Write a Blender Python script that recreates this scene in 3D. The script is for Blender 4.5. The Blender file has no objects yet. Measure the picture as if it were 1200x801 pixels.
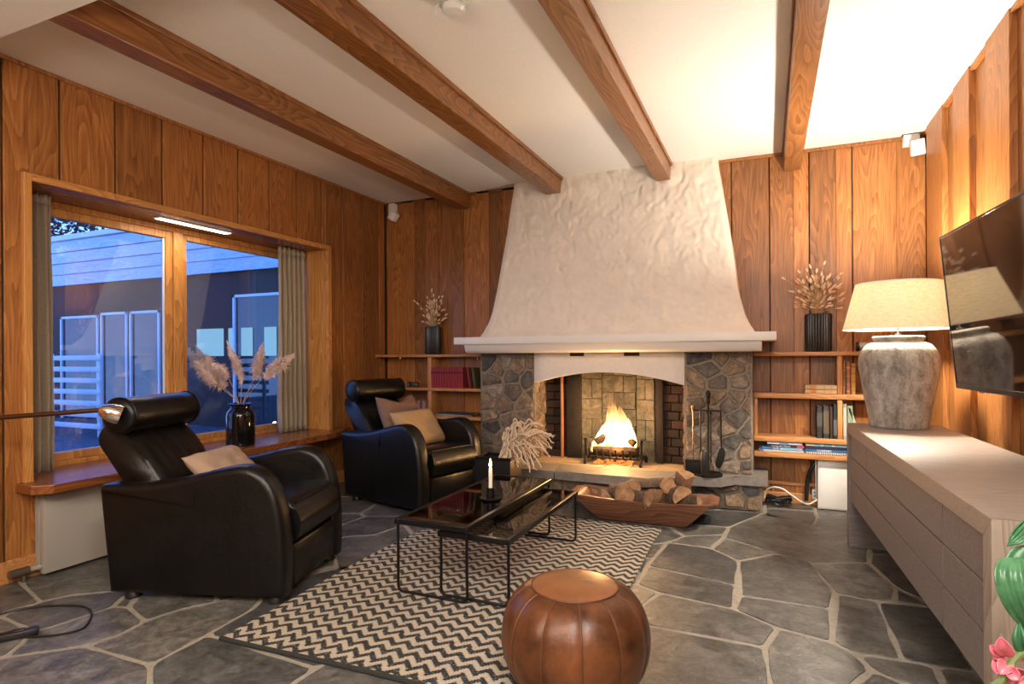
import bpy, bmesh, math, random
from mathutils import Vector, Matrix, noise
random.seed(7)
PI = math.pi
SC = bpy.context.scene
COL = SC.collection

# ------------------------------------------------------------------ camera, world, exposure
F_PX, HOR, YAW, ROLL, ZC = 690.8, 415.15, 0.4103, -0.0062, 1.1
cam = bpy.data.objects.new('camera', bpy.data.cameras.new('camera'))
COL.objects.link(cam)
cam.data.sensor_width = 36.0
cam.data.lens = F_PX / 1200 * 36
cam.data.shift_y = (HOR - 400.5) / 1200
cam.data.clip_start = 0.02
V_W = Vector((-math.sin(YAW), math.cos(YAW), 0))
_r = Vector((math.cos(YAW), math.sin(YAW), 0))
V_R = _r * math.cos(ROLL) + Vector((0, 0, 1)) * math.sin(ROLL)
V_U = Vector((0, 0, 1)) * math.cos(ROLL) - _r * math.sin(ROLL)
CAM = Vector((0, 0, ZC))
M = Matrix((V_R, V_U, -V_W)).transposed().to_4x4()
M.translation = CAM
cam.matrix_world = M
SC.camera = cam
SC.view_settings.view_transform = 'Standard'
SC.view_settings.look = 'None'
SC.view_settings.gamma = 1
SC.view_settings.use_curve_mapping = False
SC.view_settings.exposure = 0.12
SC.cycles.use_denoising = True
SC.cycles.max_bounces = 9
SC.cycles.diffuse_bounces = 4
SC.cycles.glossy_bounces = 4
SC.cycles.transmission_bounces = 6
SC.cycles.transparent_max_bounces = 12
SC.cycles.sample_clamp_indirect = 6
SC.cycles.caustics_reflective = False
SC.cycles.caustics_refractive = False

D, WL, WR, CEIL, YF = 4.78, -3.41, 0.986, 2.574, -1.7     # room extents

world = bpy.data.worlds.new('dusk'); SC.world = world
world.use_nodes = True
wn = world.node_tree; wn.nodes.clear()
wo = wn.nodes.new('ShaderNodeOutputWorld'); wb = wn.nodes.new('ShaderNodeBackground')
wt = wn.nodes.new('ShaderNodeTexCoord'); ws = wn.nodes.new('ShaderNodeSeparateXYZ'); wr = wn.nodes.new('ShaderNodeValToRGB')
wn.links.new(wt.outputs['Generated'], ws.inputs[0]); wn.links.new(ws.outputs['Z'], wr.inputs[0])
wr.color_ramp.elements[0].position = 0.0; wr.color_ramp.elements[0].color = (0.20, 0.38, 0.90, 1)
wr.color_ramp.elements[1].position = 0.6; wr.color_ramp.elements[1].color = (0.05, 0.17, 0.75, 1)
wn.links.new(wr.outputs[0], wb.inputs[0]); wb.inputs[1].default_value = 4.2
wn.links.new(wb.outputs[0], wo.inputs[0])

def light(name, kind, loc, energy, color, size=0.1, rot=None, size_y=None):
    l = bpy.data.lights.new(name, kind); l.energy = energy; l.color = color
    if kind == 'AREA':
        l.size = size
        if size_y: l.shape = 'RECTANGLE'; l.size_y = size_y
    else:
        l.shadow_soft_size = size
    o = bpy.data.objects.new(name, l); COL.objects.link(o); o.location = loc
    if rot: o.rotation_euler = rot
    return o
# unseen fill lights added behind the camera to brighten ceiling and walls
light('fill_area_light', 'AREA', (-0.5, -0.4, 2.36), 60, (1.0, 0.91, 0.80), 1.6, (0.30, 0, 0), 1.0)
light('fill_area_light', 'AREA', (0.3, 0.2, 2.38), 60, (1.0, 0.95, 0.88), 0.6, (0.25, 0.1, 0))
light('fill_point_light', 'POINT', (0.30, -0.6, 1.5), 62, (1.0, 0.95, 0.88), 0.25)
light('fill_point_light', 'POINT', (-1.7, -0.7, 1.75), 95, (1.0, 0.88, 0.72), 0.25)

# ------------------------------------------------------------------ pixel -> world helpers (1200 x 801 frame)
def ray(x, y): return V_W + V_R * ((x - 600) / F_PX) + V_U * ((HOR - y) / F_PX)
def onz(x, y, z=0.0):
    d = ray(x, y); return CAM + d * ((z - ZC) / d.z)
def ony(x, y, Y):
    d = ray(x, y); return CAM + d * (Y / d.y)
def onx(x, y, X):
    d = ray(x, y); return CAM + d * (X / d.x)

# ------------------------------------------------------------------ object helpers
def props(o, label=None, cat=None, group=None, kind=None):
    if label: o['label'] = label
    if cat: o['category'] = cat
    if group: o['group'] = group
    if kind: o['kind'] = kind
    return o
def thing(name, label, cat, loc=(0, 0, 0), rz=0.0, group=None):
    o = bpy.data.objects.new(name, None); COL.objects.link(o)
    o.empty_display_size = 0.05
    o.location = loc; o.rotation_euler = (0, 0, rz)
    return props(o, label, cat, group)
def finish(bm, smooth, angle=40):
    bmesh.ops.recalc_face_normals(bm, faces=bm.faces)
    for f in bm.faces: f.smooth = smooth
    if smooth:
        lim = math.radians(angle)
        for e in bm.edges:
            if len(e.link_faces) == 2 and e.calc_face_angle(0) > lim: e.smooth = False
def obj(name, bm, mat, parent=None, smooth=True, loc=None, rot=None, angle=40):
    finish(bm, smooth, angle)
    me = bpy.data.meshes.new(name); bm.to_mesh(me); bm.free()
    for m in (mat if isinstance(mat, (list, tuple)) else [mat]): me.materials.append(m)
    o = bpy.data.objects.new(name, me); COL.objects.link(o)
    if parent: o.parent = parent
    if loc is not None: o.location = loc
    if rot is not None: o.rotation_euler = rot
    return o
def struct(name, bm, mat, smooth=False, label=None):
    return props(obj(name, bm, mat, None, smooth), label, kind='structure')
def copy_tree(o, parent=None):
    c = o.copy(); COL.objects.link(c); c.parent = parent
    for ch in list(o.children): copy_tree(ch, c)
    return c
def NB(): return bmesh.new()
def _mat_new(bm, n0, mi):
    if mi:
        for f in list(bm.faces)[n0:]: f.material_index = mi
def box(bm, x0, x1, y0, y1, z0, z1, bev=0.0, mi=0, mat=None, seg=2):
    b = bmesh.new()
    bmesh.ops.create_cube(b, size=1)
    bmesh.ops.scale(b, vec=(x1 - x0, y1 - y0, z1 - z0), verts=b.verts)
    bmesh.ops.translate(b, vec=((x0 + x1) / 2, (y0 + y1) / 2, (z0 + z1) / 2), verts=b.verts)
    if bev: bmesh.ops.bevel(b, geom=b.edges[:], offset=bev, segments=seg, affect='EDGES', profile=0.5)
    if mat is not None: bmesh.ops.transform(b, matrix=mat, verts=b.verts)
    merge(bm, b, mi)
def merge(bm, b, mi=0):
    vs = [bm.verts.new(v.co) for v in b.verts]
    b.verts.index_update()
    for f in b.faces:
        try:
            nf = bm.faces.new([vs[v.index] for v in f.verts]); nf.material_index = mi
        except ValueError: pass
    b.free()
def prism(bm, pts, axis, a0, a1, mi=0, bev=0.0, seg=2):
    """polygon pts extruded along axis: 'x' pts=(y,z), 'y' pts=(x,z), 'z' pts=(x,y)"""
    def P(p, a):
        return {'x': (a, p[0], p[1]), 'y': (p[0], a, p[1]), 'z': (p[0], p[1], a)}[axis]
    b = bmesh.new()
    A = [b.verts.new(P(p, a0)) for p in pts]; B = [b.verts.new(P(p, a1)) for p in pts]
    n = len(pts)
    fa = b.faces.new(A); fb = b.faces.new(B[::-1])
    for i in range(n): b.faces.new((A[i], B[i], B[(i + 1) % n], A[(i + 1) % n]))
    if bev:
        es = list(set(list(fa.edges) + list(fb.edges)))
        bmesh.ops.bevel(b, geom=es, offset=bev, segments=seg, affect='EDGES', profile=0.5)
    merge(bm, b, mi)
def lathe(bm, prof, seg=32, c=(0, 0, 0), mi=0, rmod=None, cap=True):
    rings = []
    for r, z in prof:
        ring = []
        for i in range(seg):
            a = 2 * PI * i / seg
            rr = r * (rmod(a, z) if rmod else 1)
            ring.append(bm.verts.new((c[0] + rr * math.cos(a), c[1] + rr * math.sin(a), c[2] + z)))
        rings.append(ring)
    for A, B in zip(rings, rings[1:]):
        for i in range(seg):
            f = bm.faces.new((A[i], A[(i + 1) % seg], B[(i + 1) % seg], B[i])); f.material_index = mi
    if cap:
        for ring in (rings[0][::-1], rings[-1]):
            f = bm.faces.new(ring); f.material_index = mi
def tube(bm, pts, r, seg=8, mi=0, closed=False):
    pts = [Vector(p) for p in pts]; n = len(pts); rings = []
    up = None
    for i, p in enumerate(pts):
        if closed: t = pts[(i + 1) % n] - pts[i - 1]
        else: t = pts[min(i + 1, n - 1)] - pts[max(i - 1, 0)]
        t.normalize()
        if up is None:
            up = t.orthogonal().normalized()
        else:
            up = (up - t * up.dot(t))
            up = up.normalized() if up.length > 1e-6 else t.orthogonal().normalized()
        s = t.cross(up); rr = r(i / max(n - 1, 1)) if callable(r) else r
        rings.append([bm.verts.new(p + (up * math.cos(2 * PI * k / seg) + s * math.sin(2 * PI * k / seg)) * rr) for k in range(seg)])
    rng = range(n) if closed else range(n - 1)
    for i in rng:
        A, B = rings[i], rings[(i + 1) % n]
        for k in range(seg):
            f = bm.faces.new((A[k], A[(k + 1) % seg], B[(k + 1) % seg], B[k])); f.material_index = mi
    if not closed:
        for ring in (rings[0][::-1], rings[-1]):
            f = bm.faces.new(ring); f.material_index = mi
def soft_prism(bm, pts, a0, a1, r, seg=5):
    """x-z outline lofted along y with rounded shoulders of radius r"""
    if area2(pts) < 0: pts = pts[::-1]
    rings = []; cx = sum(p[0] for p in pts) / len(pts); cz = sum(p[1] for p in pts) / len(pts)
    st = [(r * (1 - math.sin(PI / 2 * k / seg)), a0 + r * (1 - math.cos(PI / 2 * k / seg))) for k in range(seg + 1)]
    st += [(d, a1 - (a - a0)) for d, a in st[::-1]]
    for d, a in st:
        q = pts if d < 1e-7 else inset(pts, d)
        rings.append([bm.verts.new((x, a, z)) for x, z in q])
    n = len(pts)
    for A, B in zip(rings, rings[1:]):
        for i in range(n): bm.faces.new((A[i], A[(i + 1) % n], B[(i + 1) % n], B[i]))
    for ring in (rings[0], rings[-1]):
        mid = bm.verts.new((cx, ring[0].co.y, cz * .9))
        for i in range(n): bm.faces.new((ring[i], ring[(i + 1) % n], mid))
def bez(ctrl, n=16):
    """Catmull-Rom through control points"""
    c = [Vector(p) for p in ctrl]; out = []
    c = [c[0] * 2 - c[1]] + c + [c[-1] * 2 - c[-2]]
    for i in range(1, len(c) - 2):
        for k in range(n):
            t = k / n
            a, b, d, e = c[i - 1], c[i], c[i + 1], c[i + 2]
            out.append(0.5 * ((2 * b) + (d - a) * t + (2 * a - 5 * b + 4 * d - e) * t * t + (3 * b - a - 3 * d + e) * t ** 3))
    out.append(c[-2]); return out
def chaikin(p, n=1):
    for _ in range(n):
        q = []
        for i in range(len(p)):
            a, b = p[i], p[(i + 1) % len(p)]
            q += [(a[0] * .75 + b[0] * .25, a[1] * .75 + b[1] * .25), (a[0] * .25 + b[0] * .75, a[1] * .25 + b[1] * .75)]
        p = q
    return p
def area2(p): return sum(p[i][0] * p[(i + 1) % len(p)][1] - p[(i + 1) % len(p)][0] * p[i][1] for i in range(len(p)))
def inset(p, d):
    if area2(p) < 0: p = p[::-1]
    n = len(p); out = []
    for i in range(n):
        a, b, c = Vector(p[i - 1]), Vector(p[i]), Vector(p[(i + 1) % n])
        e1 = (b - a); e2 = (c - b)
        if e1.length < 1e-6 or e2.length < 1e-6: continue
        e1.normalize(); e2.normalize()
        n1 = Vector((-e1.y, e1.x)); n2 = Vector((-e2.y, e2.x))
        m = n1 + n2
        if m.length < 0.2: m = n1
        m.normalize(); k = d / max(m.dot(n1), 0.5)
        q = b + m * k; out.append((q.x, q.y))
    return out
def clip(poly, p, q):
    """keep the part of poly nearer to p than to q"""
    mx, my = (p[0] + q[0]) / 2, (p[1] + q[1]) / 2; nx, ny = q[0] - p[0], q[1] - p[1]
    s = lambda v: (v[0] - mx) * nx + (v[1] - my) * ny
    out = []
    for i in range(len(poly)):
        a, b = poly[i], poly[(i + 1) % len(poly)]; sa, sb = s(a), s(b)
        if sa <= 0: out.append(a)
        if (sa < 0 < sb) or (sb < 0 < sa):
            t = sa / (sa - sb); out.append((a[0] + (b[0] - a[0]) * t, a[1] + (b[1] - a[1]) * t))
    return out
def voronoi(seeds, rect):
    x0, x1, y0, y1 = rect; cells = []
    for i, p in enumerate(seeds):
        poly = [(x0, y0), (x1, y0), (x1, y1), (x0, y1)]
        for j, q in enumerate(seeds):
            if i != j and abs(p[0] - q[0]) + abs(p[1] - q[1]) < 3: poly = clip(poly, p, q)
            if len(poly) < 3: break
        if len(poly) >= 3 and abs(area2(poly)) > 1e-4: cells.append(poly)
    return cells

# ------------------------------------------------------------------ materials
class NT:
    def __init__(s, name):
        s.m = bpy.data.materials.new(name); s.m.use_nodes = True; s.t = s.m.node_tree; s.t.nodes.clear()
        s.out = s.n('OutputMaterial'); s.p = s.n('BsdfPrincipled'); s.l(s.p.outputs[0], s.out.inputs[0])
    def n(s, kind, **kw):
        nd = s.t.nodes.new('ShaderNode' + kind)
        for k, v in kw.items():
            if hasattr(nd, k) and not k.startswith('i_'): setattr(nd, k, v)
        return nd
    def l(s, a, b): s.t.links.new(a, b)
    def set(s, **kw):
        for k, v in kw.items():
            k = k.replace('_', ' ')
            i = s.p.inputs[k]
            if hasattr(v, 'is_linked'): s.l(v, i)
            else: i.default_value = (*v, 1) if isinstance(v, tuple) and len(v) == 3 else v
        return s
    def val(s, x): return x
    def math(s, op, a, b=None, c=None):
        nd = s.n('Math'); nd.operation = op
        for i, v in enumerate((a, b, c)):
            if v is None: continue
            if hasattr(v, 'is_linked'): s.l(v, nd.inputs[i])
            else: nd.inputs[i].default_value = v
        return nd.outputs[0]
    def mix(s, f, a, b, mode='MIX'):
        nd = s.n('Mix'); nd.data_type = 'RGBA'; nd.blend_type = mode
        for i, v in ((0, f), (6, a), (7, b)):
            if hasattr(v, 'is_linked'): s.l(v, nd.inputs[i])
            else: nd.inputs[i].default_value = (*v, 1) if isinstance(v, tuple) else v
        return nd.outputs[2]
    def coords(s, scale=(1, 1, 1), island=False, kind='Object', rot=(0, 0, 0)):
        tc = s.n('TexCoord'); mp = s.n('Mapping'); mp.inputs['Scale'].default_value = scale; mp.inputs['Rotation'].default_value = rot
        v = tc.outputs[kind]
        if island:
            g = s.n('NewGeometry'); c = s.n('CombineXYZ')
            k = s.math('MULTIPLY', g.outputs['Random Per Island'], 37.0)
            for i in range(3): s.l(k, c.inputs[i])
            ad = s.n('VectorMath'); s.l(v, ad.inputs[0]); s.l(c.outputs[0], ad.inputs[1]); v = ad.outputs[0]
        s.l(v, mp.inputs['Vector']); return mp.outputs[0]
    def noise(s, v, scale, detail=4, rough=.55, dist=0.0):
        nd = s.n('TexNoise'); s.l(v, nd.inputs['Vector'])
        nd.inputs['Scale'].default_value = scale; nd.inputs['Detail'].default_value = detail
        nd.inputs['Roughness'].default_value = rough; nd.inputs['Distortion'].default_value = dist
        return nd.outputs[0]
    def ramp(s, f, stops):
        nd = s.n('ValToRGB'); s.l(f, nd.inputs[0]); e = nd.color_ramp.elements
        while len(e) < len(stops): e.new(0.5)
        for el, (p, c) in zip(e, stops): el.position = p; el.color = (*c, 1) if isinstance(c, tuple) else (c, c, c, 1)
        return nd.outputs[0]
    def bump(s, h, strength=.2, dist=.01):
        nd = s.n('Bump'); s.l(h, nd.inputs['Height']); nd.inputs['Strength'].default_value = strength; nd.inputs['Distance'].default_value = dist
        s.l(nd.outputs[0], s.p.inputs['Normal']); return s
    def rnd(s): return s.n('NewGeometry').outputs['Random Per Island']

def plain(name, col, rough=.5, metal=0.0, emit=None, estr=0.0, **kw):
    t = NT(name); t.set(Base_Color=col, Roughness=rough, Metallic=metal, **kw)
    if emit: t.set(Emission_Color=emit, Emission_Strength=estr)
    return t.m
def wood(name, dark, mid, light_, along='z', rough=.5, scale=1.0, island=True, bright=(.72, 1.2), ring=.5, gloss_bump=.12):
    t = NT(name)
    sq = {'x': (.05, 1, 1), 'y': (1, .05, 1), 'z': (1, 1, .05)}[along]
    s2 = {'x': (.15, 1, 1), 'y': (1, .15, 1), 'z': (1, 1, .13)}[along]
    v = t.coords(sq, island); w = t.coords(s2, island)
    n1 = t.noise(v, 70 * scale, 6, .7, .2)
    n2 = t.noise(w, 4.2 * scale, 2, .45, .15)
    rings = t.math('MULTIPLY', t.math('FRACT', t.math('MULTIPLY', n2, 30.0)), .8)
    f = t.math('ADD', t.math('MULTIPLY', n1, 1 - ring * .6), t.math('MULTIPLY', rings, ring * .8))
    c = t.ramp(f, [(.22, dark), (.5, mid), (.8, light_)])
    if island:
        k = t.math('ADD', t.math('MULTIPLY', t.rnd(), bright[1] - bright[0]), bright[0])
        cc = t.n('CombineColor')
        for i in range(3): t.l(k, cc.inputs[i])
        c = t.mix(1.0, c, cc.outputs[0], 'MULTIPLY')
    t.set(Base_Color=c, Roughness=rough)
    t.bump(f, gloss_bump, .004)
    return t.m
def stone(name, stops, rough=.75, scale=1.0, bs=.5, var=True):
    t = NT(name); v = t.coords((1, 1, 1), True)
    n = t.noise(v, 14 * scale, 9, .76, .7); n2 = t.noise(v, 60 * scale, 4, .7)
    if var:
        c = t.ramp(t.rnd(), stops)
        k = t.ramp(t.math('ADD', t.math('MULTIPLY', n, .7), t.math('MULTIPLY', n2, .3)), [(.37, .28), (.50, .85), (.63, 1.6)])
        c = t.mix(1.0, c, k, 'MULTIPLY')
    else: c = t.ramp(t.math('ADD', t.math('MULTIPLY', n, .7), t.math('MULTIPLY', n2, .3)), stops)
    t.set(Base_Color=c, Roughness=rough); t.bump(t.math('ADD', n, t.math('MULTIPLY', n2, .4)), bs, .012)
    return t.m
def speckle(name, a, b, rough=.8, scale=40, bs=.2, dist=.004, detail=5):
    t = NT(name); v = t.coords(); n = t.noise(v, scale, detail, .6)
    t.set(Base_Color=t.ramp(n, [(.3, a), (.7, b)]), Roughness=rough); t.bump(n, bs, dist); return t.m
def leather(name, a, b, rough, scale=14, grain=.10):
    t = NT(name); v = t.coords(); n = t.noise(v, scale, 5, .65, .3); n2 = t.noise(v, 160, 3, .6)
    t.set(Base_Color=t.ramp(n, [(.3, a), (.72, b)]), Roughness=t.math('ADD', t.math('MULTIPLY', n, .2), rough - .1))
    t.set(Specular_IOR_Level=.38)
    t.bump(t.math('ADD', t.math('MULTIPLY', n, .8), t.math('MULTIPLY', n2, .12)), grain, .02); return t.m

M_PANEL = wood('oak_panelling', (.110, .038, .009), (.315, .120, .030), (.50, .225, .066), 'z', .40, bright=(.60, 1.15), ring=.34)
M_PANELD = wood('oak_panelling_groove', (.03, .012, .004), (.05, .02, .007), (.07, .03, .01), 'z', .7)
M_BEAM = wood('stained_beam', (.085, .030, .008), (.225, .088, .024), (.35, .155, .050), 'y', .30, island=False)
M_TRIMY = wood('window_oak', (.30, .12, .03), (.52, .24, .065), (.68, .35, .11), 'y', .4, island=False)
M_TRIMZ = wood('window_oak_upright', (.30, .12, .03), (.52, .24, .065), (.68, .35, .11), 'z', .4, island=False)
M_SILL = wood('sill_mahogany', (.10, .03, .010), (.24, .075, .022), (.33, .12, .04), 'y', .22, island=False)
M_SHELF = wood('shelf_oak', (.30, .12, .034), (.48, .215, .072), (.60, .30, .11), 'x', .45, island=False)
M_SHELFV = wood('shelf_oak_upright', (.30, .12, .034), (.48, .215, .072), (.60, .30, .11), 'z', .45, island=False)
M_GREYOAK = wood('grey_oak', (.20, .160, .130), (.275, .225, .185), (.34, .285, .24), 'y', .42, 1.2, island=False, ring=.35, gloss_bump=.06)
M_GREYOAKLIT = wood('grey_oak_lit_end', (.20, .155, .125), (.30, .245, .195), (.37, .31, .25), 'z', .45, 1.2, island=False, ring=.6, gloss_bump=.06)
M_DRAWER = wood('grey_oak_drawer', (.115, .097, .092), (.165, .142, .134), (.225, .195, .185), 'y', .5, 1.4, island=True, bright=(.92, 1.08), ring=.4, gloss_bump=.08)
M_CEIL = speckle('ceiling_paint', (.82, .80, .765), (.86, .84, .805), .9, 60, .03)
M_PLASTER = speckle('rough_plaster', (.72, .66, .58), (.80, .74, .66), .85, 9, .25, .01)
M_PLASTERS = speckle('smooth_plaster', (.72, .67, .61), (.79, .74, .68), .8, 30, .05)
M_MORTAR = speckle('stone_mortar', (.17, .14, .11), (.30, .25, .20), .95, 60, .7)
M_GROUT = speckle('floor_grout', (.24, .215, .175), (.33, .295, .24), .85, 45, .3)
M_STONE = stone('field_stone', [(0, (.19, .14, .10)), (.2, (.28, .20, .135)), (.36, (.115, .105, .095)), (.52, (.32, .225, .14)), (.68, (.07, .068, .07)), (.82, (.23, .17, .12)), (1, (.30, .26, .22))], .8, .8, .8)
M_FLAG = stone('slate_flag', [(0, (.085, .085, .080)), (.3, (.135, .128, .114)), (.55, (.108, .104, .095)), (.8, (.165, .155, .135)), (1, (.062, .064, .066))], .40, .6, .45)
M_SLAB = stone('hearth_slate', [(.25, (.12, .11, .10)), (.55, (.22, .20, .18)), (.8, (.32, .29, .26))], .6, 1, .5, False)
M_HEARTHTILE = stone('fire_clay_tile', [(.25, (.26, .18, .10)), (.55, (.42, .31, .19)), (.8, (.55, .43, .28))], .8, .8, .3, False)
M_FIREBLOCK = stone('fire_block', [(0, (.10, .088, .064)), (.5, (.15, .130, .095)), (1, (.12, .105, .08))], .85, .7, .7)
M_BRICK = stone('sooty_brick', [(0, (.012, .007, .005)), (.5, (.034, .013, .008)), (1, (.009, .006, .005))], .85, 1, .4)
M_SOOT = speckle('soot', (.012, .009, .007), (.03, .022, .016), .9, 20, .2)
M_COPPER = plain('copper_strip', (.55, .25, .10), .45, .4)
M_BLKLEATHER = leather('black_leather', (.0022, .0021, .0022), (.0045, .0042, .0042), .33, 10, .22)
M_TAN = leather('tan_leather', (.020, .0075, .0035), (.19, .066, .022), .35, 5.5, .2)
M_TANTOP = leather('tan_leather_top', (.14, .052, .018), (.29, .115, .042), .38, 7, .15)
M_SEAM = plain('leather_piping', (.10, .036, .014), .5)
M_BLKMETAL = plain('black_metal', (.012, .011, .011), .4, .6)
M_IRON = plain('wrought_iron', (.02, .018, .016), .55, .7)
M_CHROME = plain('chrome', (.85, .82, .78), .08, 1.0)
M_BRASS = plain('brass', (.72, .50, .26), .25, 1.0)
M_BRONZE = plain('bronze_rod', (.09, .035, .018), .35, .7)
M_BLKPLASTIC = plain('black_plastic', (.012, .012, .013), .35)
M_BLKGLAZE = plain('black_glaze', (.006, .006, .007), .06)
M_RIBBED = plain('black_ribbed_ceramic', (.012, .012, .013), .32)
M_WHITE = plain('white_paint', (.78, .77, .74), .45)
M_WHITEPL = plain('white_plastic', (.80, .80, .78), .4)
M_RAD = plain('radiator_enamel', (.36, .33, .285), .4)
M_CUSH1 = speckle('taupe_linen', (.30, .205, .145), (.40, .285, .205), .95, 240, .25, .002)
M_CUSH2 = speckle('mustard_linen', (.36, .235, .115), (.46, .31, .165), .95, 240, .25, .002)
M_CUSH3 = speckle('brown_velvet', (.15, .085, .060), (.24, .145, .10), .85, 90, .2, .003)
M_CURTAIN = speckle('curtain_linen', (.30, .25, .18), (.40, .34, .25), .95, 160, .2, .002)
M_WAX = plain('candle_wax', (.85, .80, .70), .5, Subsurface_Weight=.2)
M_PLUME = plain('dried_plume', (.78, .62, .55), .9)
M_STRAW = plain('dried_stem', (.50, .34, .18), .8)
M_BUNNY = plain('dried_seed_head', (.80, .58, .38), .9)
M_KELP = plain('bleached_foliage', (.66, .52, .37), .85)
M_WOODBARK = stone('log_bark', [(.3, (.03, .018, .012)), (.5, (.12, .075, .05)), (.7, (.28, .20, .15))], .9, 2.5, .9, False)
M_WOODCUT = speckle('log_cut_face', (.15, .075, .035), (.40, .22, .11), .85, 26, .7, .006)
M_BOWL = wood('old_trough_wood', (.075, .030, .016), (.17, .070, .038), (.28, .135, .08), 'x', .5, .8, island=False)
M_CHAR = speckle('charred_log', (.008, .006, .005), (.05, .03, .02), .95, 40, .6, .01)
M_PAGES = speckle('book_pages', (.55, .47, .34), (.70, .62, .48), .9, 120, .1)

def m_emit(name, col, strength):
    t = NT(name); e = t.n('Emission'); e.inputs[0].default_value = (*col, 1); e.inputs[1].default_value = strength
    t.l(e.outputs[0], t.out.inputs[0]); return t.m
M_LED = m_emit('strip_diffuser', (1, .82, .62), 9)
M_EMBER = m_emit('ember_glow', (1, .22, .04), 1.6)
M_BULB = m_emit('bulb_glow', (1, .8, .5), 8)
M_CANDLE = m_emit('candle_flame', (1, .78, .42), 60)
def m_glass(name, tint, rough=0.0, ior=1.5, dark=0.0):
    t = NT(name); tr = t.n('BsdfTransparent'); tr.inputs[0].default_value = (*tint, 1)
    gl = t.n('BsdfGlossy'); gl.inputs['Roughness'].default_value = rough
    fr = t.n('Fresnel'); bf = t.n('NewGeometry').outputs['Backfacing']
    t.l(t.math('ADD', ior, t.math('MULTIPLY', bf, 1 / ior - ior)), fr.inputs[0])
    mx = t.n('MixShader'); t.l(fr.outputs[0], mx.inputs[0]); t.l(tr.outputs[0], mx.inputs[1]); t.l(gl.outputs[0], mx.inputs[2])
    t.l(mx.outputs[0], t.out.inputs[0]); return t.m
M_GLASS = m_glass('window_glass', (.92, .95, .97), 0, 2.0)
M_SMOKED = m_glass('smoked_glass', (.50, .48, .44), .01, 1.5)
def m_shade():
    t = NT('linen_shade'); v = t.coords((1, 1, 1)); n = t.noise(t.coords((1, 1, .12)), 260, 2); n2 = t.noise(t.coords((.12, .12, 1)), 260, 2)
    c = t.ramp(t.math('MULTIPLY', t.math('ADD', n, n2), .5), [(.38, (.80, .70, .52)), (.60, (.96, .90, .76))])
    d = t.n('BsdfDiffuse'); tr = t.n('BsdfTranslucent'); t.l(c, d.inputs[0]); t.l(c, tr.inputs[0])
    mx = t.n('MixShader'); mx.inputs[0].default_value = .62; t.l(d.outputs[0], mx.inputs[1]); t.l(tr.outputs[0], mx.inputs[2])
    t.l(mx.outputs[0], t.out.inputs[0]); return t.m
M_SHADE = m_shade()
def m_rug():
    t = NT('zigzag_wool'); tc = t.n('TexCoord'); sp = t.n('SeparateXYZ'); t.l(tc.outputs['Object'], sp.inputs[0])
    q = .0075
    x = t.math('MULTIPLY', t.math('FLOOR', t.math('DIVIDE', sp.outputs[0], q)), q)
    y = t.math('MULTIPLY', t.math('FLOOR', t.math('DIVIDE', sp.outputs[1], q)), q)
    fx = t.math('FRACT', t.math('DIVIDE', t.math('ADD', x, 10.0), .075))
    tri = t.math('ABSOLUTE', t.math('SUBTRACT', fx, .5))
    s = t.math('FRACT', t.math('DIVIDE', t.math('ADD', t.math('ADD', y, 10.0), t.math('MULTIPLY', tri, .080)), .062))
    k = t.math('GREATER_THAN', s, .5)
    n = t.noise(t.coords((1, 1, 1)), 130, 2, .6)
    edge = t.math('ABSOLUTE', t.math('SUBTRACT', s, .5))
    flip = t.math('MULTIPLY', t.math('GREATER_THAN', n, .60), .6)
    k2 = t.math('ABSOLUTE', t.math('SUBTRACT', k, flip))
    k2 = t.math('ADD', t.math('MULTIPLY', k2, .45), t.math('MULTIPLY', k, .55))
    c = t.mix(k2, (.020, .021, .020), (.50, .43, .34))
    wv = t.math('MULTIPLY', t.math('SINE', t.math('MULTIPLY', sp.outputs[0], 840.0)), t.math('SINE', t.math('MULTIPLY', sp.outputs[1], 840.0)))
    t.set(Base_Color=c, Roughness=.95); t.bump(t.math('ADD', n, t.math('MULTIPLY', wv, .4)), .7, .004); return t.m
M_RUG = m_rug(); M_RUGEDGE = speckle('rug_binding', (.012, .013, .012), (.03, .032, .03), .95, 150, .5, .003)
def m_pot():
    t = NT('limewashed_urn'); v = t.coords((1, 1, .45)); n = t.noise(v, 16, 8, .7, .5); n2 = t.noise(t.coords(), 90, 4, .7)
    c = t.ramp(t.math('ADD', t.math('MULTIPLY', n, .75), t.math('MULTIPLY', n2, .25)), [(.36, (.10, .085, .07)), (.47, (.23, .20, .17)), (.62, (.42, .385, .34))])
    t.set(Base_Color=c, Roughness=.85); t.bump(t.math('ADD', n, t.math('MULTIPLY', n2, .6)), .6, .01); return t.m
M_URN = m_pot()
def m_screen():
    t = NT('tv_glass'); t.set(Base_Color=(.012, .010, .009), Roughness=.05, Specular_IOR_Level=1.0, IOR=1.7); return t.m
M_SCREEN = m_screen()
def m_leaf(name, a, b):
    t = NT(name); n = t.noise(t.coords(), 25, 3); t.set(Base_Color=t.ramp(n, [(.3, a), (.7, b)]), Roughness=.32); return t.m
M_LEAF = m_leaf('glossy_leaf', (.025, .105, .04), (.08, .22, .105))
M_BRACT = m_leaf('pink_bract', (.48, .06, .11), (.75, .26, .30))
M_STEM = m_leaf('plant_stem', (.10, .16, .05), (.18, .22, .08))
M_TERRA = speckle('plant_pot', (.20, .18, .16), (.28, .25, .22), .7, 30)
M_EXTWALL = wood('exterior_cladding', (.02, .010, .007), (.045, .022, .014), (.07, .035, .022), 'z', .8)
M_FASCIA = wood('fascia_board', (.34, .40, .50), (.50, .58, .70), (.62, .70, .80), 'x', .7, .7, gloss_bump=.05)
M_DECK = stone('terrace_slate', [(0, (.05, .05, .055)), (1, (.09, .09, .10))], .7, .6, .3)
M_TREE = plain('dark_foliage', (.006, .012, .008), .9)
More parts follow.
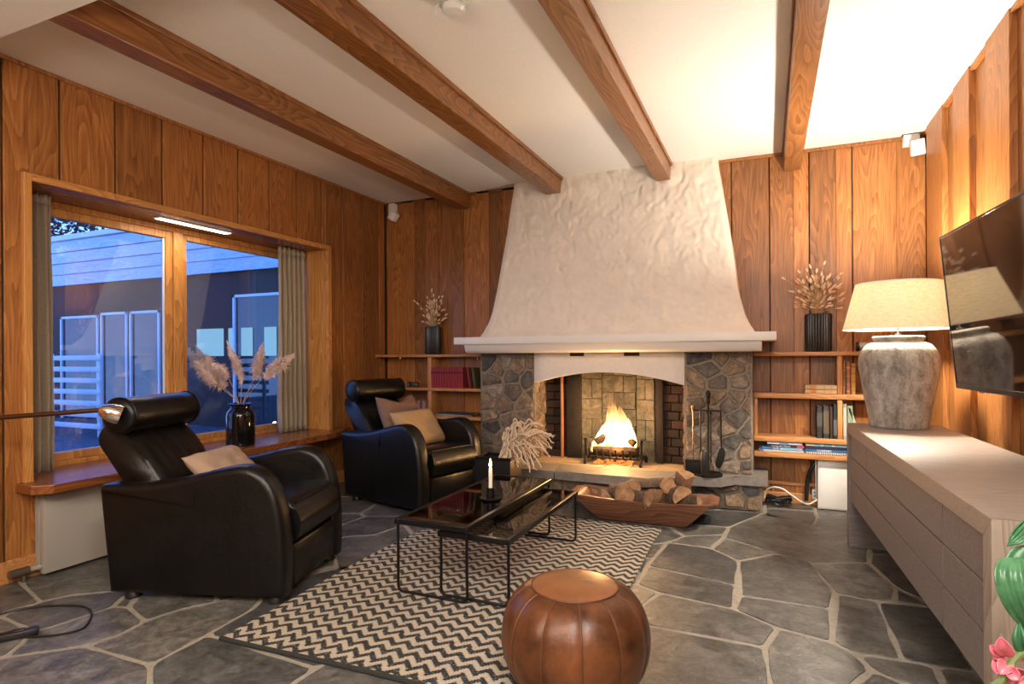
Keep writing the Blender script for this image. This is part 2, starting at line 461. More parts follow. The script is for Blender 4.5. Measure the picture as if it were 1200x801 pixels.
M_TRUNK = plain('tree_trunk', (.02, .015, .01), .9)
M_EXTGLASS = plain('exterior_glass', (.006, .010, .018), .03, Specular_IOR_Level=1.0)
M_REFLPANE = m_emit('reflection_pane', (.30, .62, .95), 1.0)
def cover(name, c, rough=.55): return speckle(name, tuple(x * .8 for x in c), c, rough, 90, .15, .001)

# ------------------------------------------------------------------ floor: slate flags in pale grout
def A_(x, y): return (730 + x / 3.467, 570 + y / 3.467)
def B_(x, y): return (920 + x / 3.985, 600 + y / 3.985)
def C_(x, y): return (860 + x / 6.675, 500 + y / 6.675)
def E_(x, y): return (x / 2.727, 650 + y / 2.727)
FLAGS = [
    [A_(575, 105), A_(936, 190), B_(395, 150), B_(390, 235), B_(110, 235), A_(625, 272), A_(415, 205), A_(430, 165)],
    [A_(415, 205), A_(625, 272), A_(470, 300), A_(360, 250)],
    [A_(470, 300), A_(625, 272), A_(765, 305), A_(860, 430), A_(845, 495), A_(475, 440)],
    [A_(475, 440), A_(845, 495), A_(850, 630), A_(630, 572), A_(450, 495)],
    [A_(180, 225), A_(360, 250), A_(470, 300), A_(462, 400), A_(100, 320)],
    [A_(100, 320), A_(462, 400), A_(450, 495), A_(150, 430), A_(55, 395)],
    [A_(150, 430), A_(450, 495), A_(630, 572), A_(575, 650), A_(90, 560), A_(65, 490)],
    [A_(90, 560), A_(575, 650), A_(600, 801), A_(620, 900), A_(0, 900), A_(-150, 800), A_(-60, 620)],
    [A_(630, 572), B_(220, 605), B_(330, 660), B_(405, 735), B_(320, 801), B_(250, 870), A_(620, 900), A_(600, 801), A_(575, 650)],
    [B_(405, 735), B_(330, 658), B_(550, 690), B_(700, 718), B_(740, 801), B_(760, 850), B_(560, 801)],
    [B_(320, 801), B_(405, 735), B_(560, 801), B_(760, 870), B_(700, 960), B_(250, 960)],
    [B_(240, 380), B_(430, 415), B_(550, 690), B_(330, 658), B_(220, 605)],
    [B_(430, 415), B_(700, 445), B_(900, 745), B_(700, 718), B_(550, 690)],
    [B_(110, 235), B_(390, 235), B_(515, 350), B_(510, 415), B_(430, 415), B_(240, 380)],
    [B_(515, 350), B_(640, 410), B_(700, 445), B_(510, 415)],
    [B_(400, 195), B_(600, 195), B_(900, 350), B_(640, 410), B_(515, 350), B_(390, 235)],
    [B_(390, 150), B_(600, 150), B_(600, 195), B_(400, 195)],
    [B_(700, 718), B_(900, 745), B_(1000, 900), B_(760, 850)],
    [C_(240, 545), C_(620, 590), C_(640, 660), C_(245, 635)],
    [C_(245, 635), C_(640, 660), C_(655, 700), C_(620, 765), C_(240, 690)],
    [C_(620, 590), C_(900, 640), C_(1000, 720), C_(655, 700), C_(640, 660)],
    [C_(655, 700), C_(1000, 720), C_(1000, 830), C_(740, 800), C_(620, 765)],
    [A_(100, 90), A_(400, 95), A_(575, 105), A_(430, 163), A_(170, 147)],
    [A_(170, 147), A_(430, 163), A_(412, 193), A_(250, 200)],
    [A_(250, 200), A_(412, 195), A_(360, 250), A_(180, 225)],
    [A_(65, 155), A_(170, 160), A_(250, 200), A_(180, 225), A_(120, 232), A_(20, 200)],
    [A_(-60, 395), A_(55, 395), A_(150, 430), A_(65, 490), A_(-60, 540)],
    [A_(-260, 95), A_(100, 90), A_(170, 147), A_(65, 155), A_(-240, 140)],
    [E_(-200, 200), E_(0, 185), E_(130, 150), E_(75, 95), E_(60, 70), E_(-200, 100)],
    [E_(75, 95), E_(60, 70), E_(350, -20), E_(520, -20), E_(420, 110), E_(215, 130), E_(130, 150)],
    [E_(130, 150), E_(215, 130), E_(420, 110), E_(360, 165), E_(130, 240), E_(105, 240), E_(0, 195)],
    [E_(0, 195), E_(105, 240), E_(65, 285), E_(10, 328), E_(-150, 345), E_(-150, 200)],
    [E_(105, 240), E_(130, 240), E_(360, 165), E_(410, 165), E_(440, 190), E_(465, 210), E_(380, 255), E_(275, 290), E_(10, 328), E_(65, 285)],
    [E_(410, 165), E_(460, 100), E_(700, 100), E_(690, 150), E_(570, 175), E_(465, 210)],
    [E_(465, 210), E_(570, 175), E_(690, 150), E_(860, 110), E_(810, 170), E_(660, 255), E_(480, 350), E_(275, 290), E_(380, 255)],
    [E_(10, 328), E_(275, 290), E_(480, 350), E_(478, 412), E_(470, 520), E_(-150, 520), E_(-150, 345)],
    [E_(480, 350), E_(660, 255), E_(720, 268), E_(1010, 362), E_(930, 412), E_(860, 520), E_(470, 520), E_(478, 412)],
    [E_(660, 255), E_(810, 170), E_(860, 110), E_(1000, 60), E_(1120, 30), E_(1135, 45), E_(1300, 200), E_(1010, 362), E_(720, 268)],
    [E_(1010, 362), E_(1300, 200), E_(1500, 400), E_(1400, 520), E_(860, 520), E_(930, 412)],
    [(392, 640), (400, 629), (440, 626), (474, 614), (488, 630), (470, 644), (413, 668), (395, 668)],
    [(392, 640), (398, 615), (430, 604), (470, 605), (474, 614), (440, 626), (400, 629)],
    [(474, 614), (470, 605), (500, 596), (520, 610), (488, 630)],
]
FLAGW = [[(p.x, p.y) for p in (onz(x, y) for x, y in poly)] for poly in FLAGS]
fb = NB()
box(fb, WL - .6, WR + .3, YF - .1, D + .1, -.15, -.010, mi=1)
def flag_stone(bm, poly, top, gap, taper=.006):
    p = inset(poly, gap)
    if len(p) < 3: return
    q = []
    for i in range(len(p)):                          # wander along each edge
        a, b = Vector(p[i]), Vector(p[(i + 1) % len(p)]); L = (b - a).length; n = max(1, int(L / .055))
        nx = Vector((-(b - a).y, (b - a).x)) / max(L, 1e-6)
        for k in range(n):
            w = a.lerp(b, k / n); h = noise.noise(Vector((w.x * 6, w.y * 6, 3.1))) * .012 if 0 < k else 0
            q.append((w.x + nx.x * h, w.y + nx.y * h))
    q = chaikin(q, 1); r = inset(q, taper)
    if len(r) != len(q): r = q
    if area2(q) < 0: q = q[::-1]
    lo = [bm.verts.new((x, y, top - .012)) for x, y in q]; hi = [bm.verts.new((x, y, top)) for x, y in r]
    n = len(q)
    bm.faces.new(hi)
    for i in range(n): bm.faces.new((lo[i], lo[(i + 1) % n], hi[(i + 1) % n], hi[i]))
fill = NB()
seeds = [(WL - .2 + i * .62 + random.uniform(-.17, .17) + (j % 2) * .28, YF + j * .52 + random.uniform(-.14, .14)) for i in range(9) for j in range(14)]
for c in voronoi(seeds, (WL - .5, WR + .3, YF - .1, D + .1)): flag_stone(fill, c, -.005, .013)
merge(fb, fill, 0)
for i, poly in enumerate(FLAGW):
    pv = [fb.verts.new((x, y, -.0040 + i * 4e-5)) for x, y in inset(poly, -.012)]
    try: f = fb.faces.new(pv); f.material_index = 1
    except ValueError: pass
flg = NB()
for poly in FLAGW: flag_stone(flg, poly, 0.0, .0062)
merge(fb, flg, 0)
struct('floor', fb, [M_FLAG, M_GROUT])

# ------------------------------------------------------------------ ceiling and its beams
cb = NB(); box(cb, WL - .1, WR + .1, YF, D + .1, CEIL, CEIL + .15)
box(cb, WL - .1, WR + .1, YF, 1.405, 2.432, CEIL + .01)
struct('ceiling', cb, M_CEIL)
for i, (x0, x1, y1, lab) in enumerate(((-2.605, -2.49, D, 'brown beam nearest the window wall'), (-1.695, -1.57, 4.70, 'brown beam running into the left of the chimney hood'),
                             (-.79, -.683, 4.70, 'brown beam running into the right of the chimney hood'), (.11, .222, D, 'brown beam ending on the wall right of the hood'))):
    b = NB(); box(b, x0, x1, 1.405, y1, 2.432, CEIL, .004)
    for s in (0, 1):
        xa = x1 if s else x0 - .012
        box(b, xa, xa + .012, 1.405, y1, CEIL - .028, CEIL, .003)
    struct('ceiling_beam', b, M_BEAM, label=lab)

# ------------------------------------------------------------------ panelled walls
def boards(axis, plane, seams, z0, z1, inward, relief=0.0, hole=None, gap=.0055, th=.02, start=0, minor=()):
    """vertical boards on a wall plane; axis 'x' = boards spread along x on the plane y=plane"""
    bm = NB()
    for i, (a, b) in enumerate(zip(seams, seams[1:])):
        up = relief * ((i + start) % 2); spans = [(a, b, z0, z1)]
        if hole:
            h0, h1, hz0, hz1 = hole; spans = []
            cuts = sorted({a, b} | {c for c in (h0, h1) if a < c < b})
            for c0, c1 in zip(cuts, cuts[1:]):
                if c0 >= h0 - 1e-6 and c1 <= h1 + 1e-6:
                    spans += [(c0, c1, z0, hz0), (c0, c1, hz1, z1)]
                else: spans.append((c0, c1, z0, z1))
        for c0, c1, za, zb in spans:
            g0 = gap / 2 if not up else -.018; g1 = g0
            if c0 > a + 1e-6 or i in minor: g0 = .0002
            if c1 < b - 1e-6 or i + 1 in minor: g1 = .0002
            lo, hi = (plane, plane + inward * (th + up)) if inward > 0 else (plane + inward * (th + up), plane)
            if up: 
                if inward > 0: lo += th * .95
                else: hi -= th * .95
            if axis == 'x': box(bm, c0 + g0, c1 - g1, lo, hi, za, zb, .002, seg=1)
            else: box(bm, lo, hi, c0 + g0, c1 - g1, za, zb, .002, seg=1)
    return bm
zt = CEIL - .001
# back wall
lx = [457, 473.7, 484, 501, 512.5, 530.5, 542, 561.7, 571.7, 592, 606]
sl = [WL] + [ony(x, 300, D).x for x in lx[1:]]
sr = [ony(x, 300, D).x for x in (840, 857.5, 902, 930, 948.5, 980, 999, 1051, 1085)]; sr[-1] = WR
w = NB(); box(w, WL - .3, WR + .2, D + .02, D + .16, 0, CEIL, mi=1)
merge(w, boards('x', D + .02, sl, 0, zt, -1, .014, gap=.012), 0)
merge(w, boards('x', D + .02, sr, 0, zt, -1, 0, gap=.008, minor=(3, 5, 7)), 0)
box(w, sl[-1], sr[0], D, D + .03, 1.1, zt)
for a, b in ((WL, sl[-1]), (sr[0], WR)): box(w, a, b, D - .014, D + .01, zt - .022, zt, .003)
struct('wall_back', w, [M_PANEL, M_PANELD])
bb = NB(); box(bb, -.1, .34, D - .016, D + .01, .0, .075, .004); box(bb, -.1, .34, D - .010, D + .01, .13, .155, .003)
struct('baseboard_back', bb, M_SHELF)
# left wall with the window opening
WY0, WY1, WZ0, WZ1 = 1.757, 3.925, .44, 1.988
sy = [onx(x, y, WL).y for x, y in ((2.5, 150), (70, 150), (135, 150), (190, 170), (238, 190), (279, 200), (315.5, 220), (347.5, 240), (376.7, 250), (401, 260), (423.7, 300), (444, 300))]
step = .236
pre = [sy[0] - step * k for k in range(14, 0, -1)]
w = NB()
pl = WL - .02
for (a, b, z0, z1) in ((YF, WY0 - .021, 0, CEIL), (WY1 + .021, D, 0, CEIL), (WY0 - .021, WY1 + .021, WZ1 + .021, CEIL), (WY0 - .021, WY1 + .021, 0, WZ0 - .02)):
    box(w, pl - .42, pl, a, b, z0, z1, mi=1)
merge(w, boards('y', pl, pre + sy + [D - .02], 0.0, zt, 1, 0, (WY0 - .002, WY1, WZ0, WZ1), gap=.011), 0)
box(w, WL, WL + .014, YF, D, zt - .02, zt, .003)
struct('wall_left', w, [M_PANEL, M_PANELD])
bb = NB(); box(bb, WL, WL + .014, YF, D, .0, .11, .004); struct('baseboard_left', bb, M_SHELF)
# right wall, board over board
ry = [onx(x, 100, WR).y for x in (1092.5, 1109.5, 1125, 1142, 1165, 1191)]
ry = [D] + ry
st = .2
while ry[-1] > YF: ry.append(ry[-1] - st * (1.15 if len(ry) % 2 else .85))
ry = ry[::-1]
w = NB(); box(w, WR + .02, WR + .16, YF, D + .1, 0, CEIL, mi=1)
merge(w, boards('y', WR + .02, ry, 0, zt, -1, .030, gap=.002, start=len(ry) % 2), 0)
box(w, WR - .024, WR + .01, YF, D, zt - .022, zt, .003)
struct('wall_right', w, [M_PANEL, M_PANELD])
# wall behind the camera
w = NB(); box(w, WL - .3, WR + .2, YF - .14, YF - .02, 0, CEIL, mi=1)
fx = [WL + .22 * k for k in range(21)]
merge(w, boards('x', YF - .02, fx, 0, zt, 1, 0), 0)
struct('wall_front', w, [M_PANEL, M_PANELD])

# ------------------------------------------------------------------ window: lining, frames, panes, sill
XR = -3.74                                           # face of the window frame, deep in the wall
t1 = NB()
tw = .037
box(t1, WL - .01, WL + .022, WY0 - tw, WY0, WZ0, WZ1 + tw, .003)
box(t1, WL - .01, WL + .022, WY1, WY1 + tw + .01, WZ0, WZ1 + tw, .003)
struct('trim_1', t1, M_TRIMZ)
t2 = NB(); box(t2, WL - .01, WL + .023, WY0, WY1, WZ1, WZ1 + tw, .003); struct('trim_2', t2, M_TRIMY)
t3 = NB(); box(t3, XR - .06, WL - .01, WY0 - .02, WY1 + .02, WZ1, WZ1 + .02)
struct('trim_3', t3, M_SILL, label='dark head lining of the window recess')
t4 = NB(); box(t4, XR - .06, WL - .01, WY0 - .02, WY0, WZ0, WZ1); box(t4, XR - .06, WL - .01, WY1, WY1 + .02, WZ0, WZ1)
struct('trim_4', t4, M_TRIMZ)
ZS = .478
def wy(px, py=400): return onx(px, py, XR).y
m0, m1 = wy(190), wy(220)
fr = NB()
def frame(bm, y0, y1, z0, z1, wd, x0, x1, bev=.005):
    box(bm, x0, x1, y0, y0 + wd, z0, z1, bev); box(bm, x0, x1, y1 - wd, y1, z0, z1, bev)
    box(bm, x0, x1, y0 + wd, y1 - wd, z0, z0 + wd, bev); box(bm, x0, x1, y0 + wd, y1 - wd, z1 - wd, z1, bev)
frame(fr, WY0, WY1, ZS - .01, WZ1, .035, XR - .06, XR + .008)
ym = (m0 + m1) / 2 + .02
box(fr, XR - .06, XR + .012, ym - .035, ym + .035, ZS, WZ1 - .03, .006)
frame(fr, WY0 + .035, ym - .035, ZS + .025, WZ1 - .035, .05, XR - .045, XR)
frame(fr, ym + .035, WY1 - .035, ZS + .025, WZ1 - .035, .04, XR - .045, XR - .004)
win = struct('window_1', fr, M_TRIMZ)
for a, b in ((WY0 + .085, ym - .085), (ym + .075, WY1 - .075)):
    p = NB(); box(p, XR - .030, XR - .024, a, b, ZS + .06, WZ1 - .075)
    obj('pane', p, M_GLASS, win, False)
p = NB(); box(p, XR - .022, XR - .010, ym - .098, ym - .086, ZS + .07, WZ1 - .08, .002)
obj('spacer_bar', p, M_WHITE, win)
p = NB(); box(p, XR, XR + .012, ym - .30, ym - .25, ZS + .045, ZS + .062, .004); tube(p, [(XR + .02, ym - .29, ZS + .053), (XR + .03, ym - .24, ZS + .053), (XR + .03, ym - .17, ZS + .053)], .007)
obj('handle', p, M_BRASS, win)
s = NB()
prism(s, [(XR - .06, WY0), (WL, WY0), (WL, WY0 - .07), (-3.27, WY0 - .075), (-3.205, WY0 - .01), (-3.205, 3.80), (-3.32, 4.12), (WL, 4.14), (WL, WY1), (XR - .06, WY1)], 'z', ZS - .045, ZS, bev=.004)
struct('trim_5', s, M_SILL, label='wide red-brown window sill board')

# ------------------------------------------------------------------ fireplace
fire = thing('fireplace', 'stone fireplace with a white plaster hood, mantel shelf and burning hearth', 'fireplace', (-1.15, 4.42, 0))
FO = Vector((-1.15, 4.42, 0))
def fobj(name, bm, mat, smooth=True, parent=None, angle=40):
    bmesh.ops.translate(bm, vec=-FO, verts=bm.verts)
    return obj(name, bm, mat, parent or fire, smooth, angle=angle)
HP = [(1.236, 4.235), (1.28, 4.285), (1.34, 4.325), (1.42, 4.36), (1.55, 4.40), (1.8, 4.465), (2.1, 4.545), (2.4, 4.625), (2.60, 4.68)]
def hood_y(z):
    for (a, ya), (b, yb) in zip(HP, HP[1:]):
        if z <= b: return ya + (yb - ya) * (z - a) / (b - a)
    return HP[-1][1]
def silh(pts):
    out = []
    for x, y in pts:
        Y = 4.4
        for _ in range(12): p = ony(x, y, Y); Y = hood_y(p.z)
        out.append((p.z, p.x))
    return sorted(out)
SLh = silh([(601.5, 221), (593.5, 274), (583, 334), (576.5, 365), (572, 378), (567.5, 386), (562, 394.5)])
SRh = silh([(841, 189), (850, 241), (857.5, 286), (865, 340), (872.5, 367), (878.5, 379), (884, 387)])
def lerp_tab(T, z):
    if z <= T[0][0]: return T[0][1]
    for (a, u), (b, v) in zip(T, T[1:]):
        if z <= b: return u + (v - u) * (z - a) / (b - a)
    return T[-1][1]
h = NB(); NZ, NX = 130, 160; g = []
for i in range(NZ + 1):
    t = i / NZ; z = 1.236 + (CEIL - 1.236) * (t ** 1.25)
    xl, xr = lerp_tab(SLh, z), lerp_tab(SRh, z); row = []
    for j in range(NX + 1):
        x = xl + (xr - xl) * j / NX; y = hood_y(z)
        q = Vector((x * 5.5 + 2.2 * z, z * 5.0, 1.3))
        dn = noise.noise(q + Vector((noise.noise(q * .8) * 1.2, 0, 0))) * .010 + noise.noise(Vector((x * 17 - z * 8 + noise.noise(q * 2) * 1.5, z * 11 + x * 5, 4))) * .0085 + noise.noise(Vector((x * 34 + z * 12, z * 25, 9))) * .005
        ed = min(j, NX - j) / 3.0
        row.append(h.verts.new((x, y - dn * min(1, ed) + max(0, 1 - ed) * .012, z)))
    g.append(row)
for i in range(NZ):
    for j in range(NX): h.faces.new((g[i][j], g[i][j + 1], g[i + 1][j + 1], g[i + 1][j]))
for j in (0, NX):
    bk = [h.verts.new((g[i][j].co.x, D, g[i][j].co.z)) for i in range(NZ + 1)]
    for i in range(NZ): h.faces.new((g[i][j], g[i + 1][j], bk[i + 1], bk[i]))
fobj('hood', h, M_PLASTER)
m = NB(); box(m, -2.345, .05, 4.2, D - .002, 1.182, 1.241, .007)
fobj('mantel', m, M_WHITE)
m = NB(); prism(m, [(4.27, 1.112), (4.245, 1.135), (4.225, 1.183), (D - .01, 1.183), (D - .01, 1.112)], 'x', -2.265, -.040, bev=.006)
fobj('mantel_moulding', m, M_WHITE)
PY = 4.45
# arched plaster panel above the opening
def px_x(x, y=430): return ony(x, y, PY).x
ax0, ax1 = px_x(626), px_x(802); azs = ony(628, 449, PY).z; azt = ony(708, 436, PY).z; az1 = 1.115
arc = []
for k in range(29):
    t = k / 28; arc.append((ax0 + (ax1 - ax0) * t, azs + (azt - azs) * math.sin(PI * t) ** .85 * (1 if True else 0)))
p = NB()
fr_ = [[], []]
for k, (x, z) in enumerate(arc):
    t = k / 28; e = min(t, 1 - t); yo = PY - .035 + (max(0, .09 - e) / .09) ** 2 * .035
    fr_[0].append((x, yo, z)); fr_[1].append((x, yo, az1))
vs = [[p.verts.new(q) for q in r] for r in fr_]
bk = [[p.verts.new((q[0], PY + .10, q[2])) for q in r] for r in fr_]
for k in range(28):
    p.faces.new((vs[0][k], vs[0][k + 1], vs[1][k + 1], vs[1][k])); p.faces.new((bk[0][k], bk[0][k + 1], bk[1][k + 1], bk[1][k]))
    p.faces.new((vs[0][k], vs[0][k + 1], bk[0][k + 1], bk[0][k])); p.faces.new((vs[1][k], vs[1][k + 1], bk[1][k + 1], bk[1][k]))
arch = fobj('arch_panel', p, M_PLASTERS)
for xa, xb in ((669.5, 686), (732.5, 750.5)):
    v = NB(); box(v, px_x(xa), px_x(xb), PY - .037, PY - .02, 1.112 - .028, 1.113, 0)
    fobj('air_vent', v, M_SOOT, False)
# rubble stone faces
def rubble(bm, u0, u1, v0, v1, place, size=.13, seed=1, mortar=.008, depth=.018):
    rs = random.Random(seed); sd = []; v = v0 + size * .25
    while v < v1:
        u = u0 + rs.uniform(-.3, .6) * size; hh = size * rs.uniform(.55, .95)
        while u < u1 + size * .3:
            wd = size * rs.uniform(.55, 1.75)
            if wd < size * .8 and rs.random() < .6:
                sd.append((u + wd * .5, v - hh * .27)); sd.append((u + wd * .5 + rs.uniform(-.01, .01), v + hh * .27))
            else: sd.append((u + wd * .5, v + rs.uniform(-.28, .28) * hh))
            u += wd
        v += hh
    for c in voronoi(sd, (u0, u1, v0, v1)):
        cx = sum(q[0] for q in c) / len(c); cy = sum(q[1] for q in c) / len(c)
        k = rs.uniform(.86, .97)
        c = [(cx + (q[0] - cx) * k, cy + (q[1] - cy) * k) for q in c]
        c = inset(c, mortar * .5)
        if len(c) < 3: continue
        d = []
        for i in range(len(c)):
            a, e = Vector(c[i]), Vector(c[(i + 1) % len(c)]); n = max(1, int((e - a).length / .022))
            for q in range(n):
                w_ = a.lerp(e, q / n); d.append((w_.x, w_.y))
        c = chaikin(d, 2) if len(d) < 9 else chaikin(d, 1)
        c = [(x + noise.noise(Vector((x * 34, y * 34, seed))) * .007, y + noise.noise(Vector((x * 34, y * 34, seed + 7))) * .007) for x, y in c]
        rings = []; tilt_ = (rs.uniform(-.08, .08), rs.uniform(-.08, .08)); dz = rs.uniform(.6, 1.2) * depth
        for f_, d_ in ((1, -.006), (.98, dz * .55), (.90, dz * .95), (.70, dz * 1.05), (.45, dz * 1.08), (.2, dz * 1.1)):
            ring = []
            for q in c:
                uu, vv = cx + (q[0] - cx) * f_, cy + (q[1] - cy) * f_
                dd = d_ + (noise.noise(Vector((uu * 20, vv * 20, seed))) * .010 + noise.noise(Vector((uu * 55, vv * 55, seed))) * .003 + (uu - cx) * tilt_[0] + (vv - cy) * tilt_[1]) * (1 if d_ > 0 else 0)
                ring.append(bm.verts.new(place(uu, vv, dd)))
            rings.append(ring)
        n = len(c)
        for a, b in zip(rings, rings[1:]):
            for i in range(n): bm.faces.new((a[i], a[(i + 1) % n], b[(i + 1) % n], b[i]))
        bm.faces.new(rings[-1])
pxl, pxr = ony(563, 450, PY).x, ony(882, 450, PY).x
rl, rr = px_x(627), px_x(801.5)
ZH = .243
for nm, x0, x1, sd, rside in (('stone_pier', pxl, rl, 3, 1), ('stone_pier', rr, pxr, 11, -1)):
    b = NB(); box(b, x0, x1, PY, D - .005, ZH - .02, 1.115, .006, mi=1)
    s_ = NB(); rubble(s_, x0 + .004, x1 - .004, ZH + .005, 1.11, lambda u, v, d: (u, PY - d, v), .135, sd)
    xs = x1 if rside > 0 else x0
    rubble(s_, PY + .004, 4.70, ZH + .005, 1.0, (lambda u, v, d: (xs + rside * d * .7, u, v)), .125, sd + 5)
    merge(b, s_, 0)
    fobj(nm, b, [M_STONE, M_MORTAR])
hb = NB(); yb0, yb1 = 4.19, 4.44
prism(hb, [(pxl - .02, 4.36), (-1.95, 4.20), (-.60, 4.20), (-.52, 4.44), (-.045, 4.44), (-.045, D - .005), (pxl - .02, D - .005)], 'z', 0, ZH - .066, mi=1)
s_ = NB(); rubble(s_, -1.94, -.62, .004, ZH - .07, lambda u, v, d: (u, 4.20 - d, v), .15, 21)
rubble(s_, -.50, -.05, .004, ZH - .07, lambda u, v, d: (u, 4.44 - d, v), .17, 22, depth=.024)
merge(hb, s_, 0); fobj('hearth_base', hb, [M_STONE, M_MORTAR])
hs = NB()
def slab(bm, pts, z0, z1, bev=.008):
    prism(bm, pts, 'z', z0, z1, bev=bev)
def ragged(a, b, n, amp, s):
    return [(a[0] + (b[0] - a[0]) * k / n, a[1] + (b[1] - a[1]) * k / n + noise.noise(Vector((k * .9, s, 0))) * amp) for k in range(n + 1)]
slab(hs, [(-2.27, 4.33)] + ragged((-1.90, 4.09), (-1.452, 4.09), 6, .018, 1) + [(-1.50, 4.36), (-1.45, 4.45), (-2.27, 4.45)], ZH - .062, ZH)
slab(hs, ragged((-1.445, 4.09), (-.64, 4.09), 9, .018, 2) + [(-.60, 4.40), (-.60, 4.45), (-1.445, 4.45), (-1.492, 4.36)], ZH - .062, ZH)
slab(hs, [(-.63, 4.13), (-.50, 4.25), (-.30, 4.27), (-.22, 4.40), (-.008, 4.40), (-.008, D - .005), (-.11, D - .005), (-.11, 4.46), (-.595, 4.46)], ZH - .062, ZH)
fobj('hearth_slab', hs, M_SLAB, angle=30)
ht = NB()
for i in range(6):
    for j in range(3):
        x0 = rl + (rr - rl) * i / 6; box(ht, x0 + .003, x0 + (rr - rl) / 6 - .003, 4.38 + j * .125, 4.38 + j * .125 + .122, ZH - .02, ZH + .002, .002, seg=1)
box(ht, rl, rr, 4.38, D - .01, ZH - .04, ZH - .003)
fobj('hearth_tile', ht, M_HEARTHTILE, False)
# fire box
def blocks(bm, x0, y0, x1, y1, z0, z1, rows, cols, th=.03, gap=.004, off=.5):
    L = math.hypot(x1 - x0, y1 - y0); a = math.atan2(y1 - y0, x1 - x0); R = Matrix.Translation((x0, y0, 0)) @ Matrix.Rotation(a, 4, 'Z')
    hh = (z1 - z0) / rows
    for r in range(rows):
        cw = L / cols; u = -cw * off * (r % 2)
        while u < L - .005:
            a0, a1 = max(0, u), min(L, u + cw)
            if a1 - a0 > .01: box(bm, a0 + gap / 2, a1 - gap / 2, 0, th, z0 + r * hh + gap / 2, z0 + (r + 1) * hh - gap / 2, .003, seg=1, mat=R)
            u += cw
xb0, xb1 = ony(682, 480, 4.70).x, ony(767, 480, 4.70).x
xm0, xm1 = ony(706, 480, 4.75).x, ony(746, 480, 4.75).x
fbk = NB()
blocks(fbk, xb0, 4.69, xm0, 4.742, ZH, 1.06, 5, 1, gap=.003); blocks(fbk, xm0, 4.742, xm1, 4.742, ZH, 1.06, 6, 1.6, gap=.003, off=.45); blocks(fbk, xm1, 4.742, xb1, 4.69, ZH, 1.06, 5, 1, gap=.003)
fobj('fire_back', fbk, M_FIREBLOCK, False)
xs0 = ony(644, 480, 4.68).x; xs1 = ony(803, 480, 4.68).x
for q in ((xs0 - .03, 4.665, xb0, 4.70), (xb1, 4.70, rr, 4.655)):
    fs = NB(); blocks(fs, *q, ZH, 1.06, 12, 2, gap=.007); fobj('fire_brick_cheek', fs, M_BRICK, False)
for a, b in ((664, 681), (769, 777)):
    fd = NB(); xa, xb = ony(a, 480, 4.66).x, ony(b, 480, 4.66).x; box(fd, xa, xb, 4.66, 4.685, ZH, 1.05, .003); fobj('damper_door', fd, M_SOOT)
fd = NB(); xa = ony(658.5, 480, 4.65).x; box(fd, xa - .010, xa + .010, 4.645, 4.668, ZH, 1.05, .003); fobj('copper_strip', fd, M_COPPER)
fd = NB(); box(fd, rl, rr, 4.56, 4.79, 1.05, 1.10); box(fd, rl - .02, rr + .02, 4.762, 4.79, ZH, 1.1)
fobj('flue_soffit', fd, M_SOOT, False)

# fire grate with logs and flames
GX = ony(722, 525, 4.56).x; GY = 4.54
gr = thing('fire_grate', 'black iron fire grate standing on the hearth tiles under the flames', 'grate', (GX, GY, ZH))
gw = .215
g = NB()
for yy in (-.07, .10): tube(g, [(-gw, yy, .055), (gw, yy, .055)], .009)
for k in range(8):
    x = -gw + .03 + (2 * gw - .06) * k / 7
    tube(g, bez([(x, .12, .055), (x, -.06, .052), (x, -.085, .075), (x - .004, -.092, .125)], 5), .0075)
obj('grate_bars', g, M_IRON, gr)
for sx in (-1, 1):
    a = NB(); tube(a, bez([(sx * gw, .12, 0.004), (sx * gw, .11, .05), (sx * gw, 0, .058), (sx * gw, -.07, .058), (sx * gw, -.105, .03), (sx * gw, -.115, 0.004)], 5), .011)
    tube(a, [(sx * gw, -.075, .055), (sx * gw, -.08, .19)], .010); lathe(a, [(.013, 0), (.014, .012), (.008, .02)], 10, (sx * gw, -.08, .185))
    obj('andiron', a, M_IRON, gr)
def burnt_log(p0, p1, r, nm, lab):
    o = thing(nm, lab, 'log', (0, 0, 0)); b = NB(); P0, P1 = Vector(p0), Vector(p1)
    tube(b, [P0.lerp(P1, k / 9) + Vector((noise.noise(Vector((k, r * 90, 0))) * .008, 0, noise.noise(Vector((k, 7, r * 50))) * .008)) for k in range(10)], lambda t: r * (1 - .12 * abs(2 * t - 1)), 12)
    obj('charred_bark', b, M_CHAR, o); o.location = (0, 0, 0); return o
zl = ZH + .066
burnt_log((GX - .17, GY - .02, zl + .035), (GX + .16, GY + .0, zl + .038), .036, 'burning_log', 'charred log lying across the front of the fire grate')
burnt_log((GX - .15, GY + .06, zl + .036), (GX + .17, GY + .065, zl + .036), .036, 'burning_log', 'charred log lying at the back of the fire grate')
burnt_log((GX - .16, GY + .0, zl + .095), (GX - .02, GY + .05, zl + .175), .032, 'burning_log', 'charred log leaning up to the right inside the flames')
burnt_log((GX + .03, GY + .06, zl + .14), (GX + .15, GY - .0, zl + .10), .030, 'burning_log', 'charred log sloping down to the right inside the flames')
eb = NB(); rs = random.Random(4)
for k in range(60):
    x, y = GX + rs.uniform(-.17, .12), GY + rs.uniform(-.06, .1); r = rs.uniform(.006, .016)
    lathe(eb, [(r * .7, 0), (r, r * .5), (r * .5, r)], 6, (x, y, ZH + .002))
props(obj('ember', eb, [M_EMBER]), 'glowing embers and ash under the fire grate', 'embers', kind='stuff')
